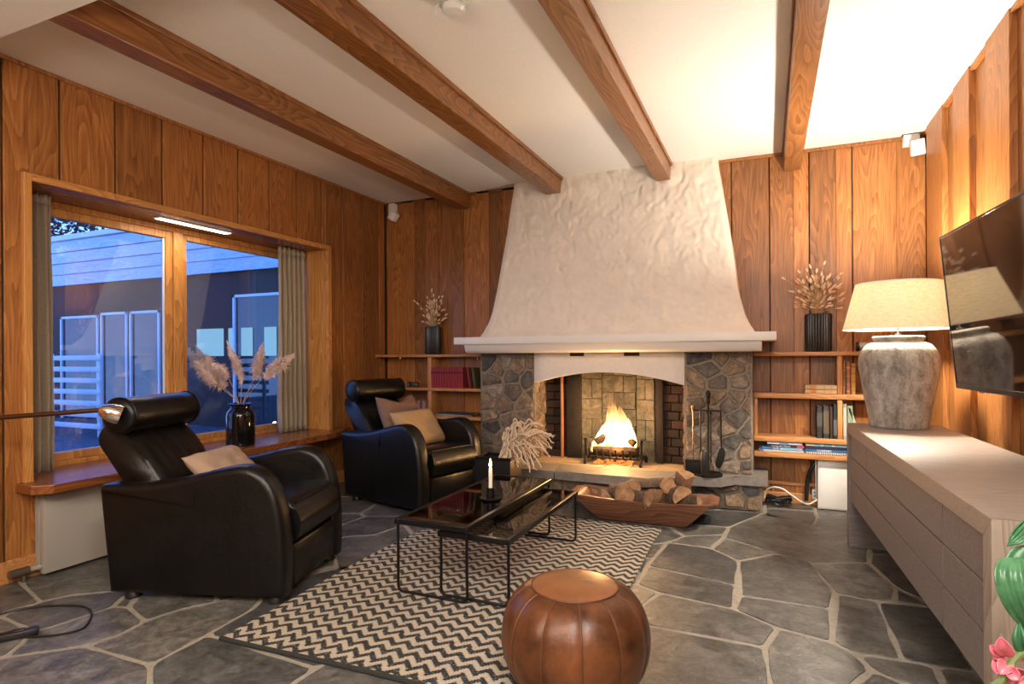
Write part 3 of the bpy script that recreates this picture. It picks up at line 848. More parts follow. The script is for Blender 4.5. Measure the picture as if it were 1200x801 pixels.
def m_flame():
    t = NT('flame_glow'); tc = t.n('TexCoord'); sp = t.n('SeparateXYZ'); t.l(tc.outputs['Object'], sp.inputs[0])
    hgt = t.math('DIVIDE', sp.outputs[2], .42); n = t.noise(t.coords((1, 1, .35)), 22, 3, .6, .5)
    f = t.math('ADD', hgt, t.math('MULTIPLY', t.math('SUBTRACT', n, .5), .5))
    c = t.ramp(f, [(.0, (1, .50, .14)), (.25, (1, .78, .42)), (.55, (1, .62, .22)), (1, (1, .30, .05))])
    e = t.n('Emission'); t.l(c, e.inputs[0]); t.l(t.ramp(f, [(0, .55), (.3, 1.0), (.7, .45), (1, .12)]), e.inputs[1])
    ml = t.math('MULTIPLY', t.ramp(f, [(0, .5), (.25, 1.0), (.7, .5), (1, .15)]), 5.0); t.l(ml, e.inputs[1])
    tr = t.n('BsdfTransparent'); mx = t.n('MixShader'); al = t.ramp(t.math('ADD', f, t.math('MULTIPLY', n, .3)), [(.05, .45), (.35, .75), (.75, .40), (1, .05)])
    t.l(al, mx.inputs[0]); t.l(tr.outputs[0], mx.inputs[1]); t.l(e.outputs[0], mx.inputs[2]); t.l(mx.outputs[0], t.out.inputs[0]); return t.m
M_FLAME = m_flame()
fl = thing('flame', 'tall yellow-white flames rising from the logs in the fireplace', 'fire', (GX, GY + .03, zl + .03))
def tongue(x, y, z, hgt, r, lean, sd):
    b = NB(); n = 18; seg = 12; rings = []
    for i in range(n + 1):
        t = i / n; rr = r * (math.sin(PI * min(1, (t * .82 + .18)) ) ** .9) * (1 - t * .35) + .0006
        cx = x + lean * t * t + noise.noise(Vector((t * 2.5, sd, 0))) * .022 * t; cy = y + noise.noise(Vector((t * 2.5, sd, 5))) * .015 * t
        rings.append([b.verts.new((cx + rr * math.cos(2 * PI * k / seg) * (1 + .25 * noise.noise(Vector((k, t * 4, sd)))), cy + .6 * rr * math.sin(2 * PI * k / seg), z + hgt * t)) for k in range(seg)])
    for a, c in zip(rings, rings[1:]):
        for k in range(seg): b.faces.new((a[k], a[(k + 1) % seg], c[(k + 1) % seg], c[k]))
    return b
for q in ((-.025, 0, 0, .50, .060, -.012, 1), (.05, .01, 0, .36, .080, -.02, 2), (-.06, .0, 0, .31, .070, .03, 3), (.10, 0, 0, .26, .07, -.01, 4), (-.13, .01, 0, .20, .055, .03, 5), (.02, -.02, 0, .28, .085, -.01, 6), (-.02, .02, .0, .40, .055, .0, 8), (-.18, 0, -.02, .12, .030, .02, 10), (.0, .03, 0, .24, .12, 0, 11)):
    obj('flame_tongue', tongue(*q), M_FLAME, fl)
light('fire_light', 'POINT', (GX, GY - .02, ZH + .30), 40, (1, .55, .22), .09)
light('fire_light', 'POINT', (GX + .03, GY - .06, ZH + .12), 5, (1, .38, .10), .06)

# fire irons
TX, TY = onz(830, 559, ZH).x, 4.345
TX = ony(830, 520, TY).x
ti = thing('fireside_tool_set', 'black iron fireside tools hanging on a stand by the right stone pier', 'fire tools', (TX, TY, ZH))
b = NB(); rt = .095
lathe(b, [(rt, 0), (rt, .016), (rt - .008, .020), (rt - .012, .016), (rt - .012, .004)], 32); lathe(b, [(rt - .01, .002), (rt - .01, .007)], 32)
obj('base', b, M_IRON, ti)
b = NB(); lathe(b, [(.012, .004), (.010, .03), (.0065, .05), (.0065, .50), (.012, .505), (.016, .52), (.010, .535), (.017, .555), (.019, .57), (.014, .585), (.004, .597)], 14); obj('pole', b, M_IRON, ti)
b = NB(); tube(b, [(-.10, 0, .455), (.085, 0, .455)], .006); tube(b, [(0, -.08, .46), (0, .06, .46)], .006)
for q in ((-.10, 0), (.085, 0), (0, -.08)): tube(b, bez([(q[0], q[1], .455), (q[0], q[1] - .012, .45), (q[0], q[1] - .016, .465)], 4), .004)
obj('hook_arm', b, M_IRON, ti)
b = NB(); lathe(b, [(.004, .10), (.004, .44), (.0085, .445), (.0085, .462), (.016, .468), (.016, .486), (.006, .494)], 10, (-.10, -.01, 0)); obj('shovel_handle', b, M_BRASS, ti)
b = NB(); box(b, -.155, -.045, -.03, -.022, .012, .10, .003); box(b, -.155, -.045, -.035, .0, .096, .106, .003); obj('shovel_blade', b, M_IRON, ti)
b = NB(); lathe(b, [(.007, .16), (.005, .30), (.0055, .44), (.008, .465)], 10, (-.045, -.07, 0)); lathe(b, [(.019, .02), (.022, .06), (.021, .17), (.010, .19)], 12, (-.022, -.07, 0)); obj('hearth_brush', b, M_BLKPLASTIC, ti)
b = NB(); lathe(b, [(.004, .10), (.004, .43), (.009, .44), (.007, .46)], 10, (.022, -.06, 0)); obj('poker', b, M_IRON, ti)
b = NB(); tube(b, [(.085, -.01, .455), (.088, -.012, .20)], .005)
prism(b, chaikin([(.075, .20), (.105, .21), (.118, .16), (.085, .05), (.045, .07), (.058, .13)], 2), 'y', -.03, -.012, bev=.003); obj('fire_tongs', b, M_IRON, ti)

# ------------------------------------------------------------------ rug
RX, RY = -1.28, 2.70
def rug_edge(y): return -1.955 - .045 * math.sin(PI * min(1, max(0, (y - 1.65) / 2.1))) ** 2
b = NB(); NXr, NYr = 60, 90; gg = []
for j in range(NYr + 1):
    y = 1.655 + (3.755 - 1.655) * j / NYr; row = []
    xl, xr = rug_edge(y), -.612 + .008 * math.sin(y * 5)
    for i in range(NXr + 1):
        x = xl + (xr - xl) * i / NXr
        yy = y + .012 * math.sin(x * 4) * (1 if j in (0, NYr) else .6)
        z = .0105 + .0012 * noise.noise(Vector((x * 5, y * 5, 0)))
        row.append(b.verts.new((x - RX, yy - RY, z)))
    gg.append(row)
for j in range(NYr):
    for i in range(NXr): b.faces.new((gg[j][i], gg[j][i + 1], gg[j + 1][i + 1], gg[j + 1][i]))
rim = [gg[0][i] for i in range(NXr + 1)] + [gg[j][NXr] for j in range(1, NYr + 1)] + [gg[NYr][i] for i in range(NXr - 1, -1, -1)] + [gg[j][0] for j in range(NYr - 1, 0, -1)]
low = [b.verts.new((v.co.x, v.co.y, .0004)) for v in rim]
for k in range(len(rim)): b.faces.new((rim[k], rim[(k + 1) % len(rim)], low[(k + 1) % len(rim)], low[k]))
rimpts = [v.co.copy() for v in rim]
rug = thing('rug', 'black and cream zigzag woven wool rug under the glass coffee tables', 'rug', (RX, RY, 0))
obj('rug_weave', b, M_RUG, rug)
b = NB(); tube(b, [(p.x, p.y, .0085) for p in [gg_ for gg_ in rimpts[:NXr + 1]]], .009, 8); obj('rug_binding', b, M_RUGEDGE, rug)
b = NB(); tube(b, [(p.x, p.y, .0085) for p in rimpts[NXr + NYr:NXr * 2 + NYr + 1]], .006, 8); obj('rug_binding', b, M_RUGEDGE, rug)

# ------------------------------------------------------------------ armchairs (local x = forward, y = across)
ARM = [(0.0, .03), (-.028, .30), (-.040, .42), (-.048, .500), (-.030, .520), (.06, .522), (.16, .527), (.30, .545), (.43, .573), (.53, .597), (.62, .612), (.68, .606), (.735, .578), (.78, .525), (.808, .46), (.824, .38), (.834, .28), (.836, .15), (.830, .03)]
CW = .68
def armchair(label, loc, rz):
    t = thing('armchair', label, 'armchair', loc, rz, 'black leather armchairs')
    X0, Y0 = -.41, -CW / 2
    for side in (0, 1):
        ya = Y0 if side == 0 else Y0 + CW - .115
        b = NB()
        top = bez([(p[0], p[1], 0) for p in ARM[3:]], 4)
        pts = [(p.x + X0, p.y) for p in ([Vector((q[0], q[1])) for q in ARM[:3]] + [Vector((q.x, q.y)) for q in top])]
        soft_prism(b, [(x - .012, z) for x, z in pts], ya, ya + .115, .034)
        o = obj('arm', b, M_BLKLEATHER, t, angle=60)
        s = NB()
        ym_ = ya + .0625
        tube(s, bez([(.40 + X0, ya - .001 if side == 0 else ya + .126, .40), (.415 + X0, ya - .002 if side == 0 else ya + .127, .50), (.47 + X0, ya + .015, .578), (.49 + X0, ya + .0625, .588), (.47 + X0, ya + .11, .580)], 5), .0022, 5)
        obj('piping', s, M_BLKLEATHER, o)
    y0, y1 = Y0 + .117, Y0 + CW - .117
    b = NB(); box(b, .10 + X0, .818 + X0, y0, y1, .045, .240, .02); obj('front_panel', b, M_BLKLEATHER, t)
    b = NB()
    sp = bez([(.18, .24, 0), (.45, .245, 0), (.72, .235, 0), (.81, .25, 0), (.845, .31, 0), (.842, .365, 0), (.80, .425, 0), (.70, .440, 0), (.45, .410, 0), (.18, .385, 0)], 5)
    prism(b, [(p.x + X0, p.y) for p in sp], 'y', y0, y1, bev=.02, seg=3)
    o = obj('seat', b, M_BLKLEATHER, t, angle=60)
    s = NB(); tube(s, [(.808 + X0, y0 + .02, .424), (.816 + X0, (y0 + y1) / 2, .426), (.808 + X0, y1 - .02, .424)], .004, 6); obj('seam', s, M_BLKLEATHER, o)
    # reclined backrest with slight vertical folds
    prof = bez([(.10, .10, 0), (.02, .40, 0), (-.10, .60, 0), (-.165, .70, 0), (-.155, .76, 0), (-.11, .782, 0), (-.055, .765, 0), (.03, .70, 0), (.135, .56, 0), (.215, .43, 0), (.25, .33, 0), (.25, .10, 0)], 5)
    b = NB(); ny = 26; rows = []
    for j in range(ny + 1):
        u = j / ny; y = y0 + .004 + (y1 - y0 - .008) * u
        e = min(u, 1 - u) * ny; ins = .018 * max(0, 1 - e / 2) ** 2; row = []
        for k, p in enumerate(prof):
            c = Vector((.06, .48)); q = Vector((p.x, p.y)); q2 = q + (c - q).normalized() * ins
            fold = noise.noise(Vector((u * 9 + p.y * 3, p.y * 5, 3))) * .009 * (1 if k > 28 else .3) * min(1, e / 3)
            row.append(b.verts.new((q2.x + X0 + fold, y, q2.y)))
        rows.append(row)
    n = len(prof)
    for r0, r1 in zip(rows, rows[1:]):
        for k in range(n): b.faces.new((r0[k], r0[(k + 1) % n], r1[(k + 1) % n], r1[k]))
    b.faces.new(rows[0][::-1]); b.faces.new(rows[-1])
    obj('backrest', b, M_BLKLEATHER, t, angle=60)
    # bolster headrest
    b = NB(); r = .086; L = .47; hp = []
    for k in range(7): hp.append((r * math.sin(PI / 2 * (k / 6)) * .98 + .001, -.028 * math.cos(PI / 2 * k / 6)))
    hp2 = [(a, z) for a, z in hp] + [(r * 1.0, .12), (r * 1.015, L / 2), (r * 1.0, L - .12)] + [(a, L - z) for a, z in hp[::-1]]
    lathe(b, hp2, 30)
    Mx = Matrix.Translation((-.035 + X0, Y0 + .105, .822)) @ Matrix.Rotation(-PI / 2, 4, 'X')
    bmesh.ops.transform(b, matrix=Mx, verts=b.verts)
    hr = obj('headrest', b, M_BLKLEATHER, t, angle=60)
    for z in (.0, L):
        s = NB(); ring = [(-.035 + X0 + r * 1.005 * math.cos(a * PI / 16), Y0 + .105 + z, .822 + r * 1.005 * math.sin(a * PI / 16)) for a in range(32)]
        tube(s, ring, .003, 6, closed=True); obj('piping', s, M_BLKLEATHER, hr)
    s = NB(); box(s, -.085 + X0, -.06 + X0, y0 + .10, y1 - .10, .70, .80, .006); obj('headrest_bracket', s, M_BLKMETAL, t)
    for fx_, fy_ in ((.07, .06), (.07, CW - .06), (.76, .06), (.76, CW - .06)):
        s = NB(); lathe(s, [(.036, 0), (.036, .012), (.026, .034)], 14, (fx_ + X0, fy_ + Y0, 0)); obj('foot', s, M_BLKPLASTIC, t)
    return t
def chair_at(LB, f, label):
    f = Vector(f).normalized(); s = Vector((-f.y, f.x)); c = Vector(LB) + f * .41 + s * CW / 2
    return armchair(label, (c.x, c.y, 0), math.atan2(f.y, f.x))
CH1 = chair_at((-2.735, 1.715), (.954, .300), 'nearer black leather armchair with bolster headrest, beside the radiator')
CH2 = chair_at((-2.976, 3.619), (.970, -.243), 'farther black leather armchair with bolster headrest, beside the red books')
def on_chair(ch, x, y, z): return ch.matrix_basis @ Vector((x - .41, y - CW / 2, z))
# cushions
def cushion(name, label, w, h_, th, mat, loc, rot, sd, dent=0.0, group=None):
    b = NB(); n = 26; top, bot = [], []
    for i in range(n + 1):
        r1, r2 = [], []
        for j in range(n + 1):
            u, v = i / n * 2 - 1, j / n * 2 - 1
            k = (1 - u ** 4) * (1 - v ** 4); k = max(k, 0) ** .55
            pin = 1 - .06 * (1 - abs(u)) * abs(v) ** 3 - .0
            x = u * w / 2 * (1 - .07 * (1 - u * u) * 0 - .05 * (1 - v * v) * (abs(u) > .0) * abs(u) ** 6)
            y = v * h_ / 2 * (1 - .05 * (1 - u * u) * abs(v) ** 6) - dent * math.exp(-u * u * 3) * max(0, v) ** 2 * h_
            wr = noise.noise(Vector((u * 2.2, v * 2.2, sd))) * .014 * k + noise.noise(Vector((u * 6, v * 5, sd + 9))) * .005 * k
            r1.append(b.verts.new((x, y, th / 2 * k + wr + .002))); r2.append(b.verts.new((x, y, -th / 2 * k + wr * .4 - .002)))
        top.append(r1); bot.append(r2)
    for i in range(n):
        for j in range(n):
            b.faces.new((top[i][j], top[i + 1][j], top[i + 1][j + 1], top[i][j + 1])); b.faces.new((bot[i][j], bot[i][j + 1], bot[i + 1][j + 1], bot[i + 1][j]))
    ed = lambda G: [G[i][0] for i in range(n + 1)] + [G[n][j] for j in range(1, n + 1)] + [G[i][n] for i in range(n - 1, -1, -1)] + [G[0][j] for j in range(n - 1, 0, -1)]
    a, c = ed(top), ed(bot)
    for k in range(len(a)): b.faces.new((a[k], a[(k + 1) % len(a)], c[(k + 1) % len(a)], c[k]))
    o = obj(name, b, mat, None, True, loc, rot, angle=75)
    return props(o, label, 'cushion', group)
def place_cushion(ch, name, label, w, h_, th, mat, xyz, tilt, yaw, roll, sd, dent=0.0):
    Rm = Matrix.Rotation(ch.rotation_euler.z, 4, 'Z') @ Matrix.Rotation(yaw, 4, 'Z') @ Matrix.Rotation(tilt, 4, 'Y') @ Matrix.Rotation(roll, 4, 'Z') @ Matrix(((0, 0, 1, 0), (1, 0, 0, 0), (0, 1, 0, 0), (0, 0, 0, 1)))
    cushion(name, label, w, h_, th, mat, on_chair(ch, *xyz), Rm.to_euler(), sd, dent)
place_cushion(CH1, 'cushion', 'flat taupe linen cushion leaning in the nearer armchair', .40, .30, .10, M_CUSH1, (.37, .33, .525), -.85, 0, 0, 1)
place_cushion(CH2, 'cushion', 'brown cushion with a dented top at the back of the farther armchair', .42, .40, .13, M_CUSH3, (.235, .37, .60), -.42, .1, 0, 5, .16)
place_cushion(CH2, 'cushion', 'smooth mustard brown cushion in front of the dented one in the farther armchair', .46, .31, .12, M_CUSH2, (.44, .36, .545), -.62, .12, 0, 8)

# ------------------------------------------------------------------ coffee tables: two nesting glass tables on black sled legs
def glass_table(name, label, x0, x1, y0, y1, ht, group='nesting coffee tables'):
    cx, cy = (x0 + x1) / 2, (y0 + y1) / 2; w, d = (x1 - x0) / 2, (y1 - y0) / 2
    t = thing(name, label, 'coffee table', (cx, cy, .0115), 0, group); ht -= .0115
    f = NB(); h0 = ht - .026; fw = .022
    for q in ((-w, -w + fw, -d, d), (w - fw, w, -d, d), (-w + fw, w - fw, -d, -d + fw), (-w + fw, w - fw, d - fw, d)): box(f, *q, h0, ht, .003, seg=1)
    obj('table_frame', f, M_BLKMETAL, t)
    f = NB(); box(f, -w + fw, w - fw, -d + fw, d - fw, ht - .010, ht - .002); obj('glass_top', f, M_SMOKED, t, False)
    for yy in (-d + .016, d - .016):
        f = NB(); r = .0068
        tube(f, [(-w + .012, yy, h0)] + bez([(-w + .012, yy, .10), (-w + .012, yy, .03), (-w + .03, yy, r), (-w + .07, yy, r)], 5) + bez([(w - .07, yy, r), (w - .03, yy, r), (w - .012, yy, .03), (w - .012, yy, .10)], 5) + [(w - .012, yy, h0)], r, 8)
        obj('sled_leg', f, M_BLKMETAL, t)
    return t
glass_table('coffee_table', 'taller smoked-glass coffee table on black sled legs, carrying the lit candle', -1.58, -1.20, 2.262, 3.345, .352)
glass_table('coffee_table', 'lower smoked-glass coffee table pushed half under the taller one, toward the pouf', -1.375, -1.018, 2.300, 3.29, .308)
# candle holder, candle, flame
cp = onz(575, 584, .352)
ch_ = thing('candle_holder', 'black metal candle holder with round dish on the taller glass table', 'candle holder', (cp.x, cp.y, .3525))
b = NB(); lathe(b, [(.052, 0), (.056, .002), (.057, .008), (.053, .006), (.02, .005)], 28); obj('dish', b, M_BLKMETAL, ch_)
b = NB(); lathe(b, [(.021, .004), (.021, .058), (.0155, .058), (.0155, .034)], 20); tube(b, bez([(.02, -.004, .05), (.03, -.012, .045), (.03, -.012, .02), (.021, -.006, .015)], 5), .002, 6); obj('cup', b, M_BLKMETAL, ch_)
k = thing('candle', 'white taper candle burning in the black holder', 'candle', (cp.x, cp.y, .3525 + .0345))
b = NB(); lathe(b, [(.0105, 0), (.0095, .12), (.007, .127)], 16); obj('wax', b, M_WAX, k)
b = NB(); tube(b, [(0, 0, .126), (.001, 0, .134)], .001, 5); obj('wick', b, M_SOOT, k)
b = NB(); lathe(b, [(.0015, .128), (.0065, .137), (.0072, .144), (.004, .158), (.0008, .172)], 12); obj('candle_flame', b, M_CANDLE, k)
light('candle_light', 'POINT', (cp.x, cp.y, .3525 + .19), 1.6, (1, .66, .34), .012)
# black planter with bleached dried foliage, by the hearth
bx0, bx1 = onz(558, 600).x, onz(598, 604).x
PX, PYb = -1.70, 3.60
pc = thing('planter', 'square matt black planter on the floor between armchair and hearth', 'planter', (PX, PYb, 0))
zt_p = ony(580, 536, PYb - .1).z
hw = (ony(598, 560, PYb - .095).x - ony(557, 560, PYb - .095).x) / 2; xm_p = (ony(598, 560, PYb - .095).x + ony(557, 560, PYb - .095).x) / 2
pc.location.x = xm_p
b = NB()
prism(b, [(-hw, -.095), (hw, -.095), (hw, .095), (-hw, .095)], 'z', 0, zt_p - .02, bev=.004)
for q in ((-hw, hw, -.095, -.085), (-hw, hw, .085, .095), (-hw, -hw + .01, -.085, .085), (hw - .01, hw, -.085, .085)): box(b, *q, zt_p - .02, zt_p, .002, seg=1)
obj('planter_body', b, M_BLKMETAL, pc)
fo = thing('dried_foliage', 'bleached curly dried foliage spilling out of the black planter', 'dried plant', (xm_p, PYb, zt_p - .018))
def to_local(o, px, py, Y): p = ony(px, py, Y); return Vector(p) - Vector(o.location)
rs = random.Random(12)
tips = [(612, 494), (604, 505), (598, 518), (620, 500), (640, 508), (646, 522), (638, 530), (620, 542), (626, 548), (608, 543), (597, 528), (630, 515), (615, 515), (606, 512), (636, 498), (648, 512), (594, 512), (610, 530), (600, 540), (625, 530)]
b = NB(); b2 = NB()
for i, (tx, ty) in enumerate(tips):
    for q in range(4):
        e = to_local(fo, tx + rs.uniform(-9, 9), ty + rs.uniform(-6, 6), PYb - .08 + rs.uniform(-.08, .10)); s0 = Vector((hw * .5 + rs.uniform(-.05, .05), rs.uniform(-.06, .06), .0))
        md = Vector((s0.x * .4 + e.x * .6, s0.y * .4 + e.y * .6, max(s0.z, e.z) * .55 + .07 + rs.uniform(0, .05)))
        pts = bez([s0, md, e], 9)
        pts = [p + Vector((noise.noise(p * 40 + Vector((i, q, 0))), noise.noise(p * 40 + Vector((9, i, q))), noise.noise(p * 40 + Vector((q, 3, i))))) * .013 * min(1, kk / 6) for kk, p in enumerate(pts)]
        tube(b if q % 2 else b2, pts, lambda t: .0062 * (1 - .5 * t) + .001, 5)
obj('curled_frond', b, M_KELP, fo); obj('straight_frond', b2, M_KELP, fo)

# ------------------------------------------------------------------ leather pouf
pf = thing('pouf', 'round brown leather pouf with stitched wedges standing on the edge of the rug', 'pouf', (-.597, 1.885, .0117))
PH = .325; R0 = .246
def pr(z):
    t = z / PH; return R0 * (max(0, 1 - abs(2 * t - .93) ** 2.6) ** .42 * .55 + .45) if t > 0 else R0 * .6
pp = [(.150, 0), (.185, .012), (.216, .045), (.236, .09), (.246, .145), (.243, .195), (.230, .24), (.206, .278), (.176, .304), (.143, .318)]
pp = [(p.x, p.y) for p in bez([(a, z, 0) for a, z in pp], 5)]
NS = 12
def wedge(a, z):
    u = (a * NS / (2 * PI) + .25) % 1; return 1 - .022 * abs(2 * u - 1) ** 5 + .006 * noise.noise(Vector((math.cos(a) * 3, math.sin(a) * 3, z * 10)))
for k in range(NS):
    b = NB(); a0 = 2 * PI * (k - .25) / NS; G = []
    for r, z in pp:
        G.append([b.verts.new((r * wedge(a0 + 2 * PI / NS * (j + .001) / 12.02, z) * math.cos(a0 + 2 * PI / NS * j / 12), r * wedge(a0 + 2 * PI / NS * (j + .001) / 12.02, z) * math.sin(a0 + 2 * PI / NS * j / 12), z)) for j in range(13)])
    for A, B in zip(G, G[1:]):
        for j in range(12): b.faces.new((A[j], A[j + 1], B[j + 1], B[j]))
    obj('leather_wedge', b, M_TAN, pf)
for k in range(NS):
    a0 = 2 * PI * (k - .25) / NS; b = NB()
    tube(b, [((r * 0.979 + .0008) * math.cos(a0), (r * 0.979 + .0008) * math.sin(a0), z) for r, z in pp], .0028, 6); obj('piping', b, M_SEAM, pf)
b = NB(); G = []
for rr in (.0, .04, .08, .115, .135, .1435):
    G.append([b.verts.new((rr * math.cos(2 * PI * j / 48), rr * math.sin(2 * PI * j / 48), .3335 - .014 * (rr / .1435) ** 3 + .0015 * noise.noise(Vector((math.cos(j / 7.6) * rr * 30, math.sin(j / 7.6) * rr * 30, 2))))) for j in range(48)])
for A, B in zip(G, G[1:]):
    for j in range(48): b.faces.new((A[j], A[(j + 1) % 48], B[(j + 1) % 48], B[j]))
bmesh.ops.remove_doubles(b, verts=b.verts, dist=1e-5)
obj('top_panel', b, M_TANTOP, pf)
b = NB(); tube(b, [(.1435 * math.cos(2 * PI * j / 48), .1435 * math.sin(2 * PI * j / 48), .3195) for j in range(48)], .003, 6, closed=True); obj('top_piping', b, M_SEAM, pf)
b = NB(); lathe(b, [(.005, 0.001), (.150, 0.001)], 36, cap=False); obj('base_panel', b, M_TAN, pf)

# ------------------------------------------------------------------ sideboard
SA = math.atan2(1.769 - 3.882, .492 - .411)                  # along the front edge, far -> near
sb = thing('sideboard', 'long grey-oak sideboard with drawers along the right wall', 'sideboard', (.411, 3.882, 0), SA)
SLn, SDp, SHt = 2.115, .452, .696                           # local: x along front to the near end, y = depth toward the wall
EP, TP = .055, .055
def sbox(nm, q, mat, bev=.002, par=None): 
    b = NB(); box(b, *q, bev); return obj(nm, b, mat, par or sb)
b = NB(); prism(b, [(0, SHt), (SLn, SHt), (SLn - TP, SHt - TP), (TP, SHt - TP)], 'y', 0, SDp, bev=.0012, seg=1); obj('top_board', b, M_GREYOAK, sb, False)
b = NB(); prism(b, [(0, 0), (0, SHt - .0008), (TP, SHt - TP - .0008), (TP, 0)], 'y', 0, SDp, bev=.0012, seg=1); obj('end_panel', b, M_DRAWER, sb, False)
b = NB(); prism(b, [(SLn, 0), (SLn, SHt - .0008), (SLn - TP, SHt - TP - .0008), (SLn - TP, 0)], 'y', 0, SDp, bev=.0012, seg=1); obj('end_panel', b, M_GREYOAKLIT, sb, False)  # near end in paler oak: the light falling on it is put into the colour
zb0, zb1 = .252, SHt - TP
sbox('carcass', (TP, SLn - TP, .028, SDp, zb0 + .001, zb1 - .001), M_BLKPLASTIC)
rows = 3; rh = (zb1 - zb0) / rows; colx = [TP, TP + .36, TP + .36 + (SLn - 2 * TP - .36) * .56, SLn - TP]
colx = [TP, .511, 1.694, SLn - TP]
for r in range(rows):
    for c in range(3):
        b = NB(); box(b, colx[c] + .0015, colx[c + 1] - .0015, .012, .030, zb0 + r * rh + .002, zb0 + (r + 1) * rh - .002, .0015, seg=1)
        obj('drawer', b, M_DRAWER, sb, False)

# ------------------------------------------------------------------ table lamp on the sideboard
LX, LY, LZ = .643, 3.752, SHt + .0005
lp = thing('table_lamp', 'big lit table lamp with limewashed urn base and linen shade, on the sideboard', 'lamp', (LX, LY, LZ))
b = NB(); lathe(b, [(.115, 0), (.135, .003), (.138, .02), (.150, .10), (.165, .18), (.180, .27), (.188, .335), (.186, .375), (.172, .415), (.148, .445), (.126, .456), (.114, .461), (.116, .468), (.1205, .474), (.1205, .484), (.113, .490), (.075, .492), (.07, .45)], 56,
      rmod=lambda a, z: 1 + .012 * noise.noise(Vector((math.cos(a) * 2, math.sin(a) * 2, z * 5)))); obj('urn', b, M_URN, lp)
b = NB(); lathe(b, [(.016, .45), (.016, .50), (.007, .505), (.007, .54), (.012, .545), (.012, .59)], 16); obj('stem', b, M_CHROME, lp)
b = NB(); zs0, zs1 = .528, .775
for sgn, dr in ((1, 0), (-1, -.002)):
    lathe(b, [(.262 + dr, zs0), (.2 + dr, zs1)], 64, cap=False)
obj('lamp_shade', b, M_SHADE, lp)
b = NB()
for rr, zz in ((.262, zs0), (.2, zs1)): tube(b, [(rr * math.cos(2 * PI * j / 64), rr * math.sin(2 * PI * j / 64), zz) for j in range(64)], .0025, 6, closed=True)
obj('shade_rim', b, M_WHITEPL, lp)
b = NB()
for k in range(3):
    a = 2 * PI * k / 3; tube(b, [(.02 * math.cos(a), .02 * math.sin(a), .59), (.2 * math.cos(a), .2 * math.sin(a), zs1 - .01)], .002, 5)
obj('shade_carrier', b, M_BLKMETAL, lp)
b = NB(); lathe(b, [(.010, .59), (.014, .605), (.026, .64), (.024, .665), (.010, .683)], 16); obj('bulb', b, M_BULB, lp)
light('table_lamp_light', 'POINT', (LX, LY, LZ + .70), 150, (1, .87, .71), .06)

# ------------------------------------------------------------------ television on the right wall
TVH, TVW = .728, 1.34
p0 = onx(1101, 278, .760)
tilt = math.asin(max(-1, min(1, (onx(1120, 454, .775).y * 0 + .066) / TVH)))
tv = thing('television', 'large flat black television mounted on the right wall, reflecting the lamp', 'television', (p0.x, p0.y, p0.z))
sw = -math.radians(4.0)
# local: x toward the wall, y toward the camera (negative world y), z down from the top far corner
Rz = Matrix.Rotation(-sw, 4, 'Z')
tv.matrix_basis = Matrix.Translation(p0) @ Matrix.Rotation(math.radians(3.4), 4, 'Z') @ Matrix.Rotation(-tilt, 4, 'Y')
b = NB(); box(b, .004, .035, -TVW, 0, -TVH, 0, .004); obj('case', b, M_BLKPLASTIC, tv)
b = NB(); box(b, -.0005, .004, -TVW + .010, -.010, -TVH + .022, -.010, .0); obj('screen', b, M_SCREEN, tv, False)
b = NB()
for q in ((-TVW, 0, -.010, .0), (-TVW, 0, -TVH, -TVH + .022), (-TVW, -TVW + .010, -TVH + .022, -.01), (-.010, 0, -TVH + .022, -.01)): box(b, -.003, .004, q[0], q[1], q[2], q[3], .001, seg=1)
obj('bezel', b, plain('gloss_bezel', (.02, .02, .02), .15), tv)
b = NB(); box(b, .03, .055, -TVW / 2 - .2, -TVW / 2 + .2, -TVH * .65, -TVH * .3, .005); box(b, .05, .09, -TVW / 2 - .04, -TVW / 2 + .04, -TVH * .6, -TVH * .45, .005); obj('wall_bracket', b, M_BLKMETAL, tv)
b = NB(); box(b, .002, .02, -TVW * .24, -TVW * .19, -TVH - .008, -TVH + .001, .002); obj('badge', b, M_CHROME, tv)

# ------------------------------------------------------------------ wall shelves either side of the chimney
SY = 4.59                                              # front edge of the shelves
def zat(px, py): return ony(px, py, SY).z
def xat(px, py=440, Y=SY): return ony(px, py, Y).x
sh = thing('wall_shelf', 'oak wall shelf unit right of the fireplace, under the tall ribbed vase', 'shelf', (0, D, 0))
def shp(nm, x0, x1, z0, z1, par, mat, y0=None, bev=.003):
    b = NB(); box(b, x0, x1, (y0 or SY) - D, -.001, z0, z1, bev); return obj(nm, b, mat, par)
xl_, xr_ = -.100, WR - .03
zT = zat(882, 412.5); z2 = zat(882, 460); z3 = zat(882, 510); z4 = zat(882, 528.5); th_ = .030
shp('shelf_board', xl_, xr_, zT - .028, zT, sh, M_SHELF); shp('shelf_board', xl_, xr_, z2 - .036, z2, sh, M_SHELF)
shp('shelf_board', xl_, xr_, z3 - .036, z3, sh, M_SHELF); shp('shelf_board', xl_, xat(1000, 533), z4 - .034, z4, sh, M_SHELF)
xd0, xd1 = xat(981.5), xat(987.5)
shp('divider', xd0, xd1, z2, zT - .028, sh, M_SHELFV, SY + .012); shp('divider', xd0, xd1, z3, z2 - .036, sh, M_SHELFV, SY + .012)
shp('end_panel', xl_, xl_ + .026, z3, z2 - .036, sh, M_SHELFV, SY + .03); shp('end_panel', xr_ - .028, xr_, z3, zT - .028, sh, M_SHELFV, SY + .012)
for px in (911, 1062):
    b = NB(); lathe(b, [(.006, -.016), (.006, -.004)], 8, (xat(px, 415), .06 - (D - SY), zT - .028)); obj('shelf_peg', b, M_BRASS, sh)
sl_ = thing('wall_shelf', 'dark oak wall shelf unit in the corner left of the fireplace, behind the farther armchair', 'shelf', (0, D, 0))
yT = zat(441, 415.5); y2 = zat(540, 455); y3 = zat(540, 488)
